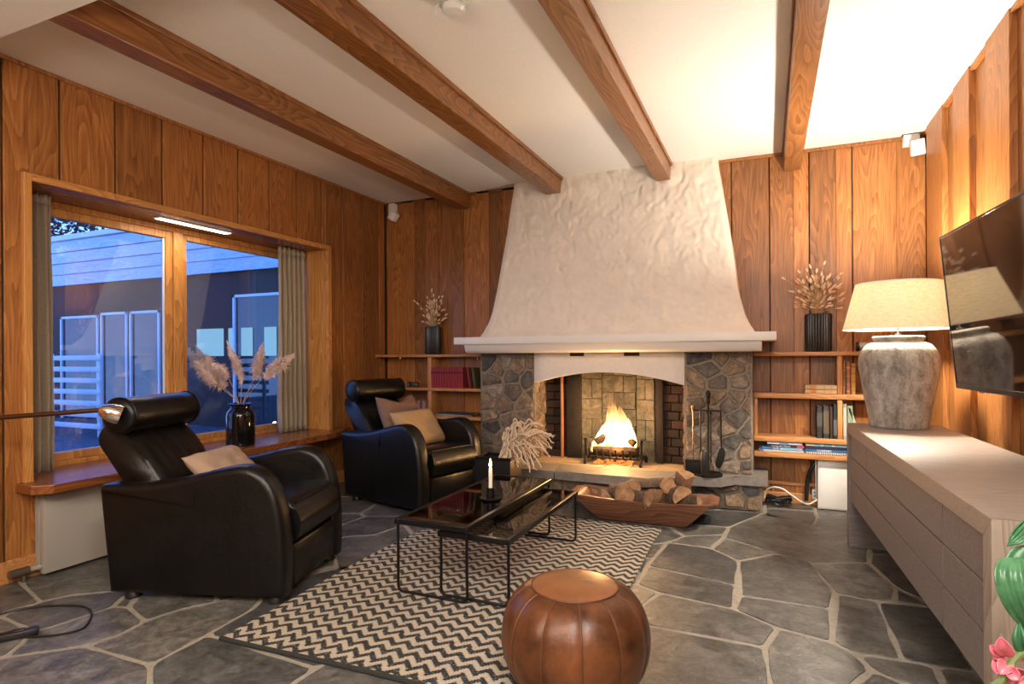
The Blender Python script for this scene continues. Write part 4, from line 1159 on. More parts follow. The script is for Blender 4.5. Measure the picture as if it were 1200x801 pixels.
lx0, lx1 = WL + .002, -2.265
shp('shelf_board', lx0, lx1, yT - .024, yT, sl_, M_SHELF); shp('shelf_board', lx0 + .13, lx1, y2 - .026, y2, sl_, M_SHELF); shp('shelf_board', lx0 + .13, lx1, y3 - .03, y3, sl_, M_SHELF)
ld0, ld1 = xat(500.5), xat(504.5)
shp('divider', ld0, ld1, y2, yT - .024, sl_, M_SHELFV, SY + .01); shp('divider', ld0, ld1, y3, y2 - .026, sl_, M_SHELFV, SY + .01)
for px in (466, 557):
    b = NB(); lathe(b, [(.006, -.018), (.006, -.004)], 8, (xat(px, 417), .05 - (D - SY), yT - .024)); obj('shelf_peg', b, M_BRASS, sl_)

# ------------------------------------------------------------------ books
CV = {}
def cov(c, r=.55):
    if c not in CV: CV[c] = cover('book_cloth_%d' % len(CV), c, r)
    return CV[c]
def make_book(label, th, h, d, c, loc, rot=(0, 0, 0), group=None, bands=None, bandc=(.55, .38, .14), nm='book', pages=M_PAGES):
    """upright book: x = thickness, spine on -y, origin at the base of the spine"""
    t = thing(nm, label, 'book', loc, 0, group); t.rotation_euler = rot
    b = NB()
    prism(b, [(0, .006), (.004, .0), (th - .004, .0), (th, .006), (th, d), (th - .0025, d), (th - .0025, .009), (.0025, .009), (.0025, d), (0, d)], 'z', 0, h)
    obj('cover', b, cov(c), t, False)
    b = NB(); box(b, .0025, th - .0025, .010, d - .005, .004, h - .004); obj('pages', b, pages, t, False)
    for z0, z1 in (bands or []):
        b = NB(); box(b, .001, th - .001, -.0007, .002, h * z0, h * z1); obj('spine_band', b, cov(bandc), t, False)
    return t
def flat_rot(a=0.0): return (0, -PI / 2, a)
SYB = SY + .012
# the red volumes
hz = zat(520, 430.5) - y2
x0r, x1r = xat(505.2, 440, SYB), xat(542.5, 440, SYB); nR = 12; tr_ = (x1r - x0r) / nR
red0 = None
for k in range(nR):
    loc = (x0r + tr_ * k + .0004, SYB, y2 + .0006)
    if red0 is None: red0 = make_book('red clothbound volume with a dark band in the row on the left shelf', tr_ - .0012, hz, .125, (.30, .028, .040), loc, bands=((.70, .80),), bandc=(.11, .012, .02), group='red volumes on the left shelf')
    else:
        c = copy_tree(red0); c.location = loc
make_book('faded red book leaning left at the end of the red row', .018, hz * .99, .12, (.22, .05, .04), (xat(549.5, 440, SYB), SYB, y2 + .003), (0, -.15, 0))
make_book('olive green book leaning beside the faded red one, nearest the stone pier', .022, hz * .97, .12, (.085, .075, .035), (xat(555.0, 440, SYB), SYB, y2 + .004), (0, -.14, 0))
# books lying below, behind the farther armchair
def stackbook(label, px0, px1, z, th, dep, c, yf=None, twist=0.0, group=None, bands=None, bandc=(.7, .7, .7)):
    yf = yf or SYB
    a, b_ = ony(px0, 490, yf).x, ony(px1, 490, yf).x
    t = make_book(label, th, b_ - a, dep, c, (a, yf, z + th), (0, PI / 2, 0), group, bands, bandc)
    if twist:
        t.rotation_euler = (Matrix.Rotation(twist, 4, 'Z') @ Matrix.Rotation(PI / 2, 4, 'Y')).to_euler()
    return t
stackbook('pale blue-grey magazine lying lowest on the bottom left shelf', 512, 552, y3 + .0006, .014, .14, (.36, .38, .44), SYB - .005, .06)
stackbook('dark-covered magazine lying on top of the pale one on the bottom left shelf', 514, 556, y3 + .0155, .012, .13, (.05, .05, .07), SYB + .004, -.05)
make_book('pinkish worn book standing on the lower left shelf behind the brown cushion', .030, .13, .12, (.40, .24, .20), (xat(487), SYB, y3 + .0006))
make_book('second pinkish book standing against the divider on the lower left shelf', .030, .125, .12, (.36, .21, .19), (xat(493.8), SYB, y3 + .0006))
# right, upper bay
tx0, tx1 = 943.5, 981
stackbook('tan leather-spined volume lying under its twin on the upper right shelf', tx0, tx1, z2 + .0006, .030, .14, (.56, .38, .20), bands=((.16, .36), (.60, .62), (.82, .84)), bandc=(.52, .20, .05))
stackbook('tan leather-spined volume lying on top of its twin on the upper right shelf', tx0, tx1, z2 + .0312, .030, .14, (.58, .41, .23), bands=((.16, .36), (.60, .62), (.82, .84)), bandc=(.52, .20, .05))
def upright(label, px0, px1, ptop, zb, c, d=.13, rot=0.0, bands=None, bandc=(.55, .38, .14), group=None):
    a, b_ = xat(px0, 470, SYB), xat(px1, 470, SYB)
    return make_book(label, b_ - a - .001, ony(px0, ptop, SYB).z - zb - .0006, d, c, (a, SYB, zb + .0006), (0, rot, 0), group, bands, bandc)
upright('thin brown old book standing right of the divider on the upper right shelf', 988, 991.3, 422.5, z2, (.26, .13, .06), bands=((.2, .22), (.7, .72)))
upright('red-brown gilt book between the thin brown and yellow ones on the upper right shelf', 991.9, 997, 424, z2, (.36, .12, .06), bands=((.08, .11), (.3, .33), (.55, .58), (.8, .85)))
upright('mustard yellow gilt book standing on the upper right shelf beside the urn lamp', 997.4, 1003.3, 425.5, z2, (.50, .28, .06), bands=((.1, .13), (.4, .43), (.66, .69), (.88, .92)), bandc=(.30, .08, .03))
# right, lower bay
upright('black book with white spine lettering, leftmost of the four dark books', 957, 963.8, 475.5, z3, (.016, .016, .018), bands=((.36, .80),), bandc=(.06, .06, .06))
upright('black book with a tan lettered spine, second of the four dark books', 964.4, 971.7, 475.5, z3, (.022, .02, .018), bands=((.15, .85),), bandc=(.10, .075, .04))
upright('thin dark brown book squeezed third among the four dark books', 972.2, 976, 476.5, z3, (.045, .020, .016))
upright('black glossy book with a pale spine title standing against the divider', 976.4, 981.2, 473.5, z3, (.010, .010, .012), bands=((.1, .55),), bandc=(.09, .10, .10))
upright('pale grey-green book standing right of the divider on the lower right shelf', 988, 992.4, 473, z3, (.34, .36, .30), bands=((.1, .9),), bandc=(.44, .44, .38))
upright('sage green book standing beside the pale grey-green one on the lower right shelf', 992.8, 1000, 475, z3, (.24, .31, .20))
upright('pale green book leaning left beside the sage green one', 1007, 1011, 477, z3, (.42, .46, .36), rot=-.32)
stackbook('dark blue book lying on top of a pair right of the urn lamp', 1064, 1090, z3 + .034, .034, .12, (.03, .04, .06))
stackbook('pale teal book lying under the dark blue one right of the urn lamp', 1062, 1091, z3 + .0006, .032, .12, (.26, .38, .36))
# bottom shelf: flat stacks of diving books
hgap = z3 - .036 - z4 - .004; t4_ = hgap / 4
def lettering(book, txt, size, u, th, col, ext=.0002):
    cu = bpy.data.curves.new('lettering', 'FONT'); cu.body = txt; cu.size = size; cu.extrude = ext; cu.align_y = 'CENTER'
    tmp = bpy.data.objects.new('tmp', cu); COL.objects.link(tmp)
    me = bpy.data.meshes.new_from_object(tmp.evaluated_get(bpy.context.evaluated_depsgraph_get()))
    bpy.data.objects.remove(tmp); bpy.data.curves.remove(cu); me.materials.clear(); me.materials.append(col)
    o = bpy.data.objects.new('lettering', me); COL.objects.link(o); o.parent = book
    # book lies with local z along world x and local x downwards
    o.matrix_local = Matrix(((0, -1, 0, th / 2), (0, 0, -1, -.0009), (1, 0, 0, u), (0, 0, 0, 1)))
    return o
M_LW = plain('white_lettering', (.80, .80, .78), .5); M_LY = plain('cream_lettering', (.75, .78, .72), .5)
B1 = stackbook('white book lying lowest in the left stack on the bottom right shelf', 889.5, 942.5, z4 + .0006, t4_ - .001, .15, (.55, .52, .47), bands=((0.0, .10),), bandc=(.10, .16, .42))
B2 = stackbook('bright blue and cyan diving book, second from the bottom of the left stack', 893, 941, z4 + .0006 + t4_, t4_ - .001, .15, (.035, .16, .42), bands=((.46, .98),), bandc=(.22, .50, .68))
B3 = stackbook('navy diving book with a red end, third from the bottom of the left stack', 899, 942.5, z4 + .0006 + 2 * t4_, t4_ - .001, .15, (.014, .024, .06), bands=((.80, .99),), bandc=(.50, .06, .08))
B4 = stackbook('white and blue paperback lying on top of the left stack', 899, 940, z4 + .0006 + 3 * t4_, t4_ - .001, .14, (.62, .66, .72), bands=((.35, .62),), bandc=(.16, .28, .46))
lettering(B2, 'DIVE IN', .019, .07, t4_, M_LY); lettering(B3, 'Diving the World', .017, .028, t4_, M_LW)
B5 = stackbook('white spiral-bound book lying lowest in the right stack on the bottom shelf', 943.5, 995, z4 + .0006, t4_ - .001, .15, (.60, .60, .57), bands=tuple((k * .05 + .01, k * .05 + .03) for k in range(20)), bandc=(.12, .14, .18))
B6 = stackbook('royal blue diving book, second from the bottom of the right stack', 943, 996, z4 + .0006 + t4_, t4_ - .001, .15, (.028, .10, .34))
B7 = stackbook('dark navy book, third from the bottom of the right stack', 943.5, 990, z4 + .0006 + 2 * t4_, t4_ - .001, .14, (.018, .022, .04))
B8 = stackbook('patchy cream and cyan paperback lying on top of the right stack', 944, 994, z4 + .0006 + 3 * t4_, t4_ - .001, .14, (.50, .47, .40), bands=((.2, .36), (.42, .62), (.68, .97)), bandc=(.12, .30, .42))
lettering(B6, 'DYKKING', .020, .075, t4_, M_LW)

# ------------------------------------------------------------------ small things on the shelves
def ribbed_vase(label, px, pw, ptop, pbot, Y, zb):
    x = ony(px, pbot, Y).x; depth = (Vector((x, Y, zb)) - CAM).dot(V_W); r = pw / 2 / F_PX * depth; hgt = (pbot - ptop) / F_PX * depth
    t = thing('vase', label, 'vase', (x, Y, zb + .0006)); n = 26
    b = NB(); seg = n * 6
    lathe(b, [(r * .86, 0), (r * .97, .004), (r, .012), (r, hgt - .010), (r * .97, hgt - .002), (r * .90, hgt), (r * .84, hgt - .003), (r * .82, .02)], seg, rmod=lambda a, z: 1 + .075 * (abs(math.sin(a * n / 2)) - .6) if .003 < z < hgt - .001 else .97)
    obj('ribbed_body', b, M_RIBBED, t, angle=70)
    return x, r, hgt
def bunny_tails(label, x, Y, z, tips, depthspread, sd, hs=1.0):
    o = thing('dried_grass', label, 'dried grass', (x, Y, z)); rs = random.Random(sd)
    b, c = NB(), NB()
    for tx, ty in tips:
        p = ony(tx, ty, Y + rs.uniform(-depthspread, depthspread)) - Vector((x, Y, z))
        s0 = Vector((rs.uniform(-.02, .02), rs.uniform(-.02, .02), -.04)); md = Vector((s0.x + p.x * .30, s0.y + p.y * .3, p.z * .55))
        pts = bez([s0, md, p], 7); tube(b, pts, .0013, 5)
        dr = (pts[-1] - pts[-3]).normalized(); L = rs.uniform(.030, .044) * hs; prof = [(.0008, 0), (.0068 * hs, L * .25), (.0082 * hs, L * .5), (.0055 * hs, L * .8), (.0006, L)]
        h = NB(); lathe(h, prof, 7); q = dr.to_track_quat('Z', 'Y').to_matrix().to_4x4(); q.translation = pts[-1] - dr * L * .3
        bmesh.ops.transform(h, matrix=q, verts=h.verts); merge(c, h)
    props(obj('dried_stem', b, M_STRAW, o), kind='stuff'); props(obj('seed_head', c, M_BUNNY, o), kind='stuff')
    return o
YV = SY + .09
xv, rv, hv = ribbed_vase('black ribbed vase on the right shelf, beside the urn lamp', 959, 28, 367, 411.5, YV, zT)
rs = random.Random(5); tp = [(927, 342), (935, 331), (937, 319), (946, 317), (950, 313), (957, 318), (966, 309), (963, 322), (972, 324), (985, 321), (980, 325), (984, 334), (977, 336), (942, 340), (949, 330), (956, 330), (965, 335), (972, 342)]
tp += [(rs.gauss(957, 12), rs.uniform(325, 362)) for k in range(95)]
bunny_tails('bunny-tail dried grass in the ribbed vase on the right shelf', xv, YV, zT + hv, tp, .07, 3)
xv, rv, hv = ribbed_vase('black ribbed vase on the left shelf, above the binoculars', 507.7, 18.5, 382, 414.5, YV, yT)
tp = [(486, 353), (490, 356), (494, 362), (506, 341), (501, 349), (508, 347), (514, 349), (518, 348), (517, 356), (521, 373), (519, 374), (497, 370)] + [(rs.gauss(508, 5.5), rs.uniform(352, 380)) for k in range(70)]
bunny_tails('bunny-tail dried grass in the ribbed vase on the left shelf', xv, YV, yT + hv, tp, .05, 4)
# binoculars
bx = ony(483, 452, SYB + .05).x
bn = thing('binoculars', 'black binoculars lying on the middle left shelf left of the red books', 'binoculars', (bx, SYB + .06, y2 + .0006), .5)
for s in (-1, 1):
    b = NB(); lathe(b, [(.020, 0), (.024, .004), (.024, .035), (.018, .045), (.0185, .075), (.014, .085), (.016, .10)], 18)
    bmesh.ops.transform(b, matrix=Matrix.Translation((s * .031, .05, .0245)) @ Matrix.Rotation(PI / 2, 4, 'X') @ Matrix.Rotation(s * .03, 4, 'Y'), verts=b.verts); obj('barrel', b, M_BLKPLASTIC, bn)
b = NB(); box(b, -.02, .02, -.03, .02, .018, .034, .006); lathe(b, [(.008, 0), (.008, .03)], 12, (0, -.01, .02)); obj('bridge', b, M_BLKPLASTIC, bn)
# metal tube lying on the shelf behind the lamp
ax, bx = ony(1003, 403, SY + .07).x, ony(1093, 403, SY + .07).x; bx = min(bx, WR - .05)
tb = thing('speaker_bar', 'grey cylinder with black end caps lying on the right shelf behind the urn lamp', 'cylinder', (ax, SY + .07, zT + .0342))
b = NB(); lathe(b, [(.030, .02), (.0305, .03), (.0305, bx - ax - .03), (.030, bx - ax - .02)], 24); bmesh.ops.rotate(b, cent=(0, 0, 0), matrix=Matrix.Rotation(PI / 2, 3, 'Y'), verts=b.verts); obj('tube_body', b, plain('brushed_grey', (.40, .36, .32), .35, .6), tb)
for z0, z1 in ((0, .02), (bx - ax - .02, bx - ax)):
    b = NB(); lathe(b, [(.028, z0), (.033, z0 + .003), (.033, z1 - .003), (.028, z1)], 24); bmesh.ops.rotate(b, cent=(0, 0, 0), matrix=Matrix.Rotation(PI / 2, 3, 'Y'), verts=b.verts); obj('end_cap', b, M_BLKPLASTIC, tb)

# ------------------------------------------------------------------ white cabinet, cables, outlet under the right shelf
wb_ = thing('heater_box', 'white metal box standing on the floor under the right shelf', 'box', (0, 0, 0))
p0, p1 = onz(958.5, 596.5), onz(1003, 600)
ztop = z4 - .036
wb_.location = (p0.x, p0.y, 0)
b = NB(); box(b, 0, p1.x - p0.x, 0, .10, .004, ztop, .006); obj('casing', b, M_WHITEPL, wb_)
b = NB(); box(b, .010, p1.x - p0.x - .010, -.006, .001, .012, ztop - .05, .003)
obj('front_panel', b, M_WHITE, wb_)
b = NB(); box(b, -.012, -.004, .05, .06, .10, ztop, .002); obj('side_pipe', b, M_WHITEPL, wb_)
cc = NB(); q0 = onz(912, 585); rs = random.Random(2)
pts = []
for k in range(150):
    a = k * .42; r = .062 + .016 * math.sin(k * .37) + rs.uniform(-.003, .003)
    pts.append((q0.x + r * 1.15 * math.cos(a), 4.665 + r * .62 * math.sin(a), .008 + .045 * (.5 + .5 * math.sin(k * .31)) + .02 * math.sin(a * 2) ** 2))
tube(cc, bez(pts[::2], 3), .0055, 6); props(obj('cable_coil', cc, M_BLKPLASTIC), 'coil of black cable on the floor beside the stone hearth', 'cable')
cc = NB(); Yc = 4.62
wp = [(896, 583, 4.63), (897, 576, 4.62), (902, 571.5, 4.60), (909, 570.5, 4.58), (918, 573, 4.57), (928, 580, 4.56), (938, 587, 4.57), (947, 590.5, 4.60), (953, 588, 4.64), (958, 584.5, 4.69)]
tube(cc, bez([ony(a, b_, y) for a, b_, y in wp], 6), .0055, 8); props(obj('white_cord', cc, M_WHITEPL), 'white cord arching over the black cable coil to the white box', 'cable')
cc = NB(); tube(cc, bez([ony(956, 541, 4.72), ony(950, 550, 4.72), ony(946.5, 562, 4.73), ony(945.5, 575, 4.73), ony(945, 586, 4.73)], 6), .014, 10); props(obj('black_hose', cc, M_BLKPLASTIC), 'thick black hose hanging beside the white box', 'hose')
ol = thing('wall_outlet', 'small white socket on the wall beside the white box', 'outlet', ony(954.5, 578, D - .001))
b = NB(); box(b, -.018, .018, -.024, -.002, -.035, .035, .004); obj('plate', b, M_WHITEPL, ol)
for dz in (-.012, .012):
    b = NB(); lathe(b, [(.006, 0), (.006, .002)], 10); bmesh.ops.transform(b, matrix=Matrix.Translation((0, -.024, dz)) @ Matrix.Rotation(PI / 2, 4, 'X'), verts=b.verts); obj('socket_hole', b, M_BLKPLASTIC, ol)

# ------------------------------------------------------------------ wooden trough with firewood
bw = thing('wooden_trough', 'old wooden trough full of firewood on the floor before the hearth', 'trough', (-.765, 3.91, .001), .02)
top = [(-.435, -.165), (.435, -.165), (.435, .165), (-.435, .165)]; bot = [(-.27, -.08), (.27, -.08), (.27, .08), (-.27, .08)]
HB = .172
def trough(bm, off, zt, zb):
    T = [(x - math.copysign(off * 1.4, x), y - math.copysign(off, y)) for x, y in top]; B = [(x - math.copysign(off * 1.2, x), y - math.copysign(off * .7, y)) for x, y in bot]
    n = 12; rows = []
    for i in range(n + 1):
        t = i / n; row = []
        for k in range(4):
            for s in range(10):
                u = s / 10; a0, a1 = T[k], T[(k + 1) % 4]; b0, b1 = B[k], B[(k + 1) % 4]
                e = t ** .9
                px = (b0[0] + (b1[0] - b0[0]) * u) * (1 - e) + (a0[0] + (a1[0] - a0[0]) * u) * e; py = (b0[1] + (b1[1] - b0[1]) * u) * (1 - e) + (a0[1] + (a1[1] - a0[1]) * u) * e
                zz = zb + (zt - zb) * t
                if k in (0, 2): zz -= .016 * math.sin(PI * u) * t
                row.append(bm.verts.new((px, py, zz + noise.noise(Vector((px * 8, py * 8, 2))) * .004 * t)))
        rows.append(row)
    for a, c in zip(rows, rows[1:]):
        for k in range(40): bm.faces.new((a[k], a[(k + 1) % 40], c[(k + 1) % 40], c[k]))
    bm.faces.new(rows[0]); return rows[-1]
b = NB(); ro = trough(b, 0, HB, 0); ri = trough(b, .022, HB, .02)
for k in range(40): b.faces.new((ro[k], ro[(k + 1) % 40], ri[(k + 1) % 40], ri[k]))
obj('trough_body', b, M_BOWL, bw, angle=60)
for s in (-1, 1):
    b = NB(); prism(b, [(s * .418, -.16), (s * .475, -.09), (s * .475, .09), (s * .418, .16)], 'z', HB - .014, HB + .004, bev=.005); obj('handle_lip', b, M_BOWL, bw)
def split_log(label, c, d, L, r, kind, roll, sd):
    """kind: 'round' whole log, 'half' or 'quarter' split billet"""
    r *= 1.18; c = (c[0], c[1] + .015, c[2] + .028)
    t = thing('firewood_log', label, 'firewood', c, 0, 'firewood in the trough')
    rs = random.Random(sd)
    if kind == 'round': sec = [(r * (1 + .06 * rs.uniform(-1, 1)) * math.cos(2 * PI * k / 16), r * (1 + .06 * rs.uniform(-1, 1)) * math.sin(2 * PI * k / 16)) for k in range(16)]; nb = 16
    elif kind == 'half': sec = [(r * math.cos(PI * k / 10), r * math.sin(PI * k / 10) - r * .4) for k in range(11)]; nb = 10
    else: sec = [(r * 1.3 * math.cos(PI / 2 * k / 7) - r * .55, r * 1.3 * math.sin(PI / 2 * k / 7) - r * .55) for k in range(8)] + [(-r * .55, -r * .55)]; nb = 7
    R = Vector(d).normalized().to_track_quat('Z', 'Y').to_matrix().to_4x4() @ Matrix.Rotation(roll, 4, 'Z')
    def ringat(z): return [R @ Vector((x + noise.noise(Vector((x * 30, y * 30, z * 9 + sd))) * .010, y + noise.noise(Vector((x * 30, z * 9, sd + y * 30))) * .010, z)) for x, y in sec]
    rows = [ringat(-L / 2 + L * k / 6) for k in range(7)]; n = len(sec)
    bark, cut = NB(), NB()
    vb = [[bark.verts.new(p) for p in r_] for r_ in rows]; vc = [[cut.verts.new(p) for p in r_] for r_ in rows]
    for i in range(6):
        for k in range(n):
            (bark.faces.new((vb[i][k], vb[i][(k + 1) % n], vb[i + 1][(k + 1) % n], vb[i + 1][k])) if k < nb else cut.faces.new((vc[i][k], vc[i][(k + 1) % n], vc[i + 1][(k + 1) % n], vc[i + 1][k])))
    cut.faces.new(vc[0][::-1]); cut.faces.new(vc[-1])
    for bm_ in (bark, cut):
        for v in [v for v in bm_.verts if not v.link_faces]: bm_.verts.remove(v)
    obj('bark', bark, M_WOODBARK, t)
    if kind == 'round':
        for sgn in (0, -1):
            e_ = NB(); e_.faces.new([e_.verts.new(p) for p in rows[sgn]]); obj('cut_wood', e_, M_WOODCUT, t, False)
        cut.free()
    else: obj('cut_wood', cut, M_WOODCUT, t, False)
    return t
bx_, by_ = -.765, 3.895
for a in (
    ('low round log with a dark end at the left of the trough', (-1.02, 3.86, .105), (.35, -1, .05), .20, .036, 'round', 0, 1),
    ('small round log low beside the leftmost one in the trough', (-.95, 3.92, .105), (.5, -1, .0), .18, .030, 'round', 1, 2),
    ('round log end facing the room, left of the middle of the pile', (-.885, 3.88, .150), (.25, -1, .10), .22, .052, 'round', 0, 3),
    ('dark half log lying across the middle at the back of the pile', (-.80, 3.97, .165), (1, .1, .1), .26, .055, 'half', .3, 4),
    ('split billet with a pale face low in front at mid pile', (-.80, 3.82, .135), (.8, -.6, .05), .22, .052, 'quarter', 2.2, 5),
    ('bark-covered billet lying across the top of the pile', (-.70, 3.93, .215), (1, -.15, .12), .26, .050, 'half', -.2, 6),
    ('pale split log end standing out at the front of the pile', (-.655, 3.83, .150), (-.35, -1, .25), .22, .052, 'half', 1.2, 7),
    ('dark half log wedged at the back left of the pile', (-.90, 3.97, .135), (1, .3, -.05), .22, .048, 'half', .8, 8),
    ('grey weathered split log sloping on the right of the pile', (-.565, 3.88, .180), (.6, -1, .15), .24, .058, 'half', .5, 9),
    ('orange freshly split log standing highest at the right of the pile', (-.515, 3.95, .215), (.3, -.5, .9), .19, .055, 'quarter', .4, 10),
    ('orange split billet lying low at the right end of the trough', (-.49, 3.84, .125), (1, -.35, .12), .20, .052, 'quarter', 2.6, 11),
    ('brown billet buried low in the middle of the pile', (-.70, 3.90, .110), (1, .15, 0), .30, .05, 'half', 0, 12),
    ('thin round branch lying at the back of the pile', (-.66, 4.00, .165), (1, .05, .08), .26, .026, 'round', 0, 13),
    ('short brown log end on top of the pile left of the highest billet', (-.62, 3.90, .215), (.35, -1, .2), .16, .042, 'round', 0.4, 14),
    ('dark cracked log in the hollow left of the bark-covered top billet', (-.83, 3.92, .185), (.2, -1, .15), .18, .040, 'round', 0.9, 15)):
    split_log(*a)
b = NB(); prism(b, chaikin([(-.06, -.04), (.06, -.05), (.08, .02), (.03, .06), (-.06, .05)], 2), 'z', 0, .05, bev=.015)
props(obj('dark_cloth', b, plain('navy_rag', (.008, .009, .014), .95), None, True, (onz(822, 606).x, 3.99, .001)), 'crumpled dark navy cloth on the floor under the right end of the trough', 'cloth')

# ------------------------------------------------------------------ window side: curtains, strip light, vase with plumes, radiator
def curtain(label, y0, y1, z0, z1, x, folds, flare, sd, amp=.022):
    t = thing('curtain', label, 'curtain', (x, (y0 + y1) / 2, z0)); n = folds * 10; m_ = 30
    for part, za, zb in (('drape', 0, z1 - z0 - .05), ('header_tape', z1 - z0 - .05, z1 - z0)):
        b = NB(); mm = m_ if part == 'drape' else 3; G = []
        for i in range(mm + 1):
            v = za + (zb - za) * i / mm; hh = v / (z1 - z0); row = []
            for j in range(n + 1):
                u = j / n; y = (u - .5) * (y1 - y0) * (1 + flare * (1 - hh)); a = amp * (.75 + .45 * (1 - hh)) * (1 + .4 * noise.noise(Vector((u * 4, sd, 1))))
                xx = a * math.sin(2 * PI * folds * u + .6 * noise.noise(Vector((u * 3, hh * 2, sd)))) + .006 * noise.noise(Vector((u * 9, hh * 5, sd)))
                row.append(b.verts.new((xx, y + .006 * noise.noise(Vector((u * 7, hh * 3, sd + 4))), v)))
            G.append(row)
        for A, B in zip(G, G[1:]):
            for j in range(n): b.faces.new((A[j], A[j + 1], B[j + 1], B[j]))
        o = obj(part, b, M_CURTAIN, t, angle=180)
        md = o.modifiers.new('thick', 'SOLIDIFY'); md.thickness = .002
    return t
curtain('long blue-lit linen curtain at the left end of the window', 1.835, 1.955, ZS + .004, WZ1 - .005, -3.60, 3, .15, 1)
curtain('beige linen curtain hanging in folds at the right end of the window', 3.60, 3.905, ZS + .004, WZ1 - .005, -3.615, 6, .04, 2, .028)
# strip light in the head of the recess
la = onz(183, 256, WZ1 - .012); lb_ = onz(266, 275, WZ1 - .012)
st_ = thing('strip_light', 'lit white strip lamp under the head of the window recess', 'lamp', (la.x, la.y, WZ1 - .0075))
b = NB(); L = (lb_ - la).length; box(b, -.035, .035, 0, L, 0, .007, .002); obj('housing', b, M_WHITEPL, st_)
b = NB(); box(b, -.028, .028, .01, L - .01, -.002, .001, .0005); obj('diffuser', b, M_LED, st_)
light('strip_light_glow', 'AREA', (la.x, (la.y + lb_.y) / 2, WZ1 - .03), 2.6, (1, .78, .52), .05, (0, 0, 0), L)
# glazed vase and its plumes
vz = onz(282, 521, ZS)
depth = (vz - CAM).dot(V_W); k_ = depth / F_PX
vs_ = thing('vase', 'glossy black glazed vase with short neck on the window sill', 'vase', (vz.x, vz.y, ZS + .0006))
R_ = 15.8 * k_; H_ = 49 * k_
b = NB(); lathe(b, [(R_ * .93, 0), (R_, .006), (R_ * 1.0, H_ * .30), (R_ * .985, H_ * .70), (R_ * .93, H_ * .79), (R_ * .76, H_ * .86), (R_ * .68, H_ * .89), (R_ * .68, H_ * .93), (R_ * .82, H_ * .955), (R_ * .84, H_ * .985), (R_ * .72, H_), (R_ * .62, H_ * .98), (R_ * .60, H_ * .85), (R_ * .8, H_ * .7)], 40); obj('glazed_body', b, M_BLKGLAZE, vs_)
vtop = Vector((vz.x, vz.y, ZS + H_))
def plume(label, px0, px1, px2, Y, L, w, sd):
    """stem from the vase mouth through px1 to px2, feathery head on the last part L"""
    t = thing('pampas_stem', label, 'dried plume', tuple(vtop)); rs = random.Random(sd)
    base = Vector(((px0 - 282) * k_, 0, -.08)); mid = ony(px1[0], px1[1], Y) - vtop; tip = ony(px2[0], px2[1], Y) - vtop
    nk = Vector(((px0 - 282) * k_ * .8, 0, 0.01))
    pts = bez([base, nk, mid, tip], 12); b = NB(); tube(b, pts, lambda u: .0026 * (1 - .5 * u), 6); obj('stem', b, M_STRAW, t)
    b = NB(); n = len(pts); i0 = int(n * (1 - L))
    for k in range(1700):
        u = rs.random(); i = i0 + u * (n - 1 - i0); p = pts[int(i)].lerp(pts[min(int(i) + 1, n - 1)], i - int(i)); dr = (pts[min(int(i) + 1, n - 1)] - pts[max(int(i) - 1, 0)]).normalized()
        env = math.sin(PI * min(1, .12 + u * .93)) ** .7 * w * 1.5
        rd = Vector((rs.gauss(0, 1), rs.gauss(0, 1), rs.gauss(0, 1))); rd = (rd - dr * rd.dot(dr)).normalized()
        cl = .75 + .9 * noise.noise(Vector((u * 7, sd * 3, 0)) + rd * 1.6)
        q = p + rd * env * rs.uniform(.35, 1.15) * cl + dr * rs.uniform(.0, .05) + Vector((0, 0, -.034 * rs.random() ** 1.5))
        s = rd.cross(dr) * rs.uniform(.002, .0048); m2 = p.lerp(q, .55) + dr * .008; cdir = dr * .003
        v = [b.verts.new(x) for x in (p, m2 + s, q, m2 - s)]; b.faces.new(v)
        e2 = rd * .003; v = [b.verts.new(x) for x in (p, m2 + e2 + s * .3, q + cdir, m2 - e2)]; b.faces.new(v)
    obj('plume', b, M_PLUME, t, False)
plume('pale plume at the far left, bending over the window frame', 275, (252, 447), (214, 404), vz.y - .04, .37, .048, 1)
plume('plume just right of the far left one, fuller and lower', 276, (258, 448), (232, 408), vz.y + .03, .40, .052, 2)
plume('drooping inner plume low on the left of the vase', 278, (266, 440), (252, 428), vz.y - .02, .36, .036, 3)
plume('straight plume with a dark upper tuft in the middle of the vase', 283, (282, 440), (268, 404), vz.y, .42, .030, 4)
plume('upright plume right of the middle one, near the curtain', 288, (299, 440), (307, 407), vz.y + .03, .37, .036, 5)
plume('plume leaning farthest right in front of the curtain', 290, (312, 438), (340, 417), vz.y - .03, .37, .036, 6)
# radiator below the sill
rd = thing('radiator', 'cream panel radiator on the wall under the window sill', 'radiator', (WL, 0, 0))
rx = .085; ry0 = onx(52, 673, WL + rx).y; rz0 = onx(52, 673, WL + rx).z; rz1 = ZS - .06
b = NB(); box(b, .045, rx, ry0, 3.55, rz0, rz1, .006); obj('front_panel', b, M_RAD, rd)
b = NB(); box(b, .008, .043, ry0 + .004, 3.55, rz0 + .01, rz1, .003)
obj('rear_panel', b, M_RAD, rd)
b = NB()
for k in range(7): box(b, .012 + k * .004, .014 + k * .004, ry0 - .001, ry0 + .02, rz0 + .03, rz1 - .005)
box(b, .012, rx - .01, ry0 + .002, 3.54, rz1 - .004, rz1 + .003, .002); obj('grille', b, M_RAD, rd)
b = NB(); zz = rz0 + .035
tube(b, [(.05, ry0 + .01, zz), (.05, ry0 - .05, zz)], .013, 10); obj('pipe', b, M_RAD, rd)
b = NB(); tube(b, [(.05, ry0 - .05, zz), (.05, ry0 - .09, zz)], .021, 10); tube(b, [(.05, ry0 - .07, zz), (.05, ry0 - .07, .0)], .011, 10); tube(b, [(.05, ry0 - .09, zz), (.05, ry0 - .13, zz)], .022, 14); obj('valve', b, plain('dull_valve', (.16, .13, .10), .45, .7), rd)

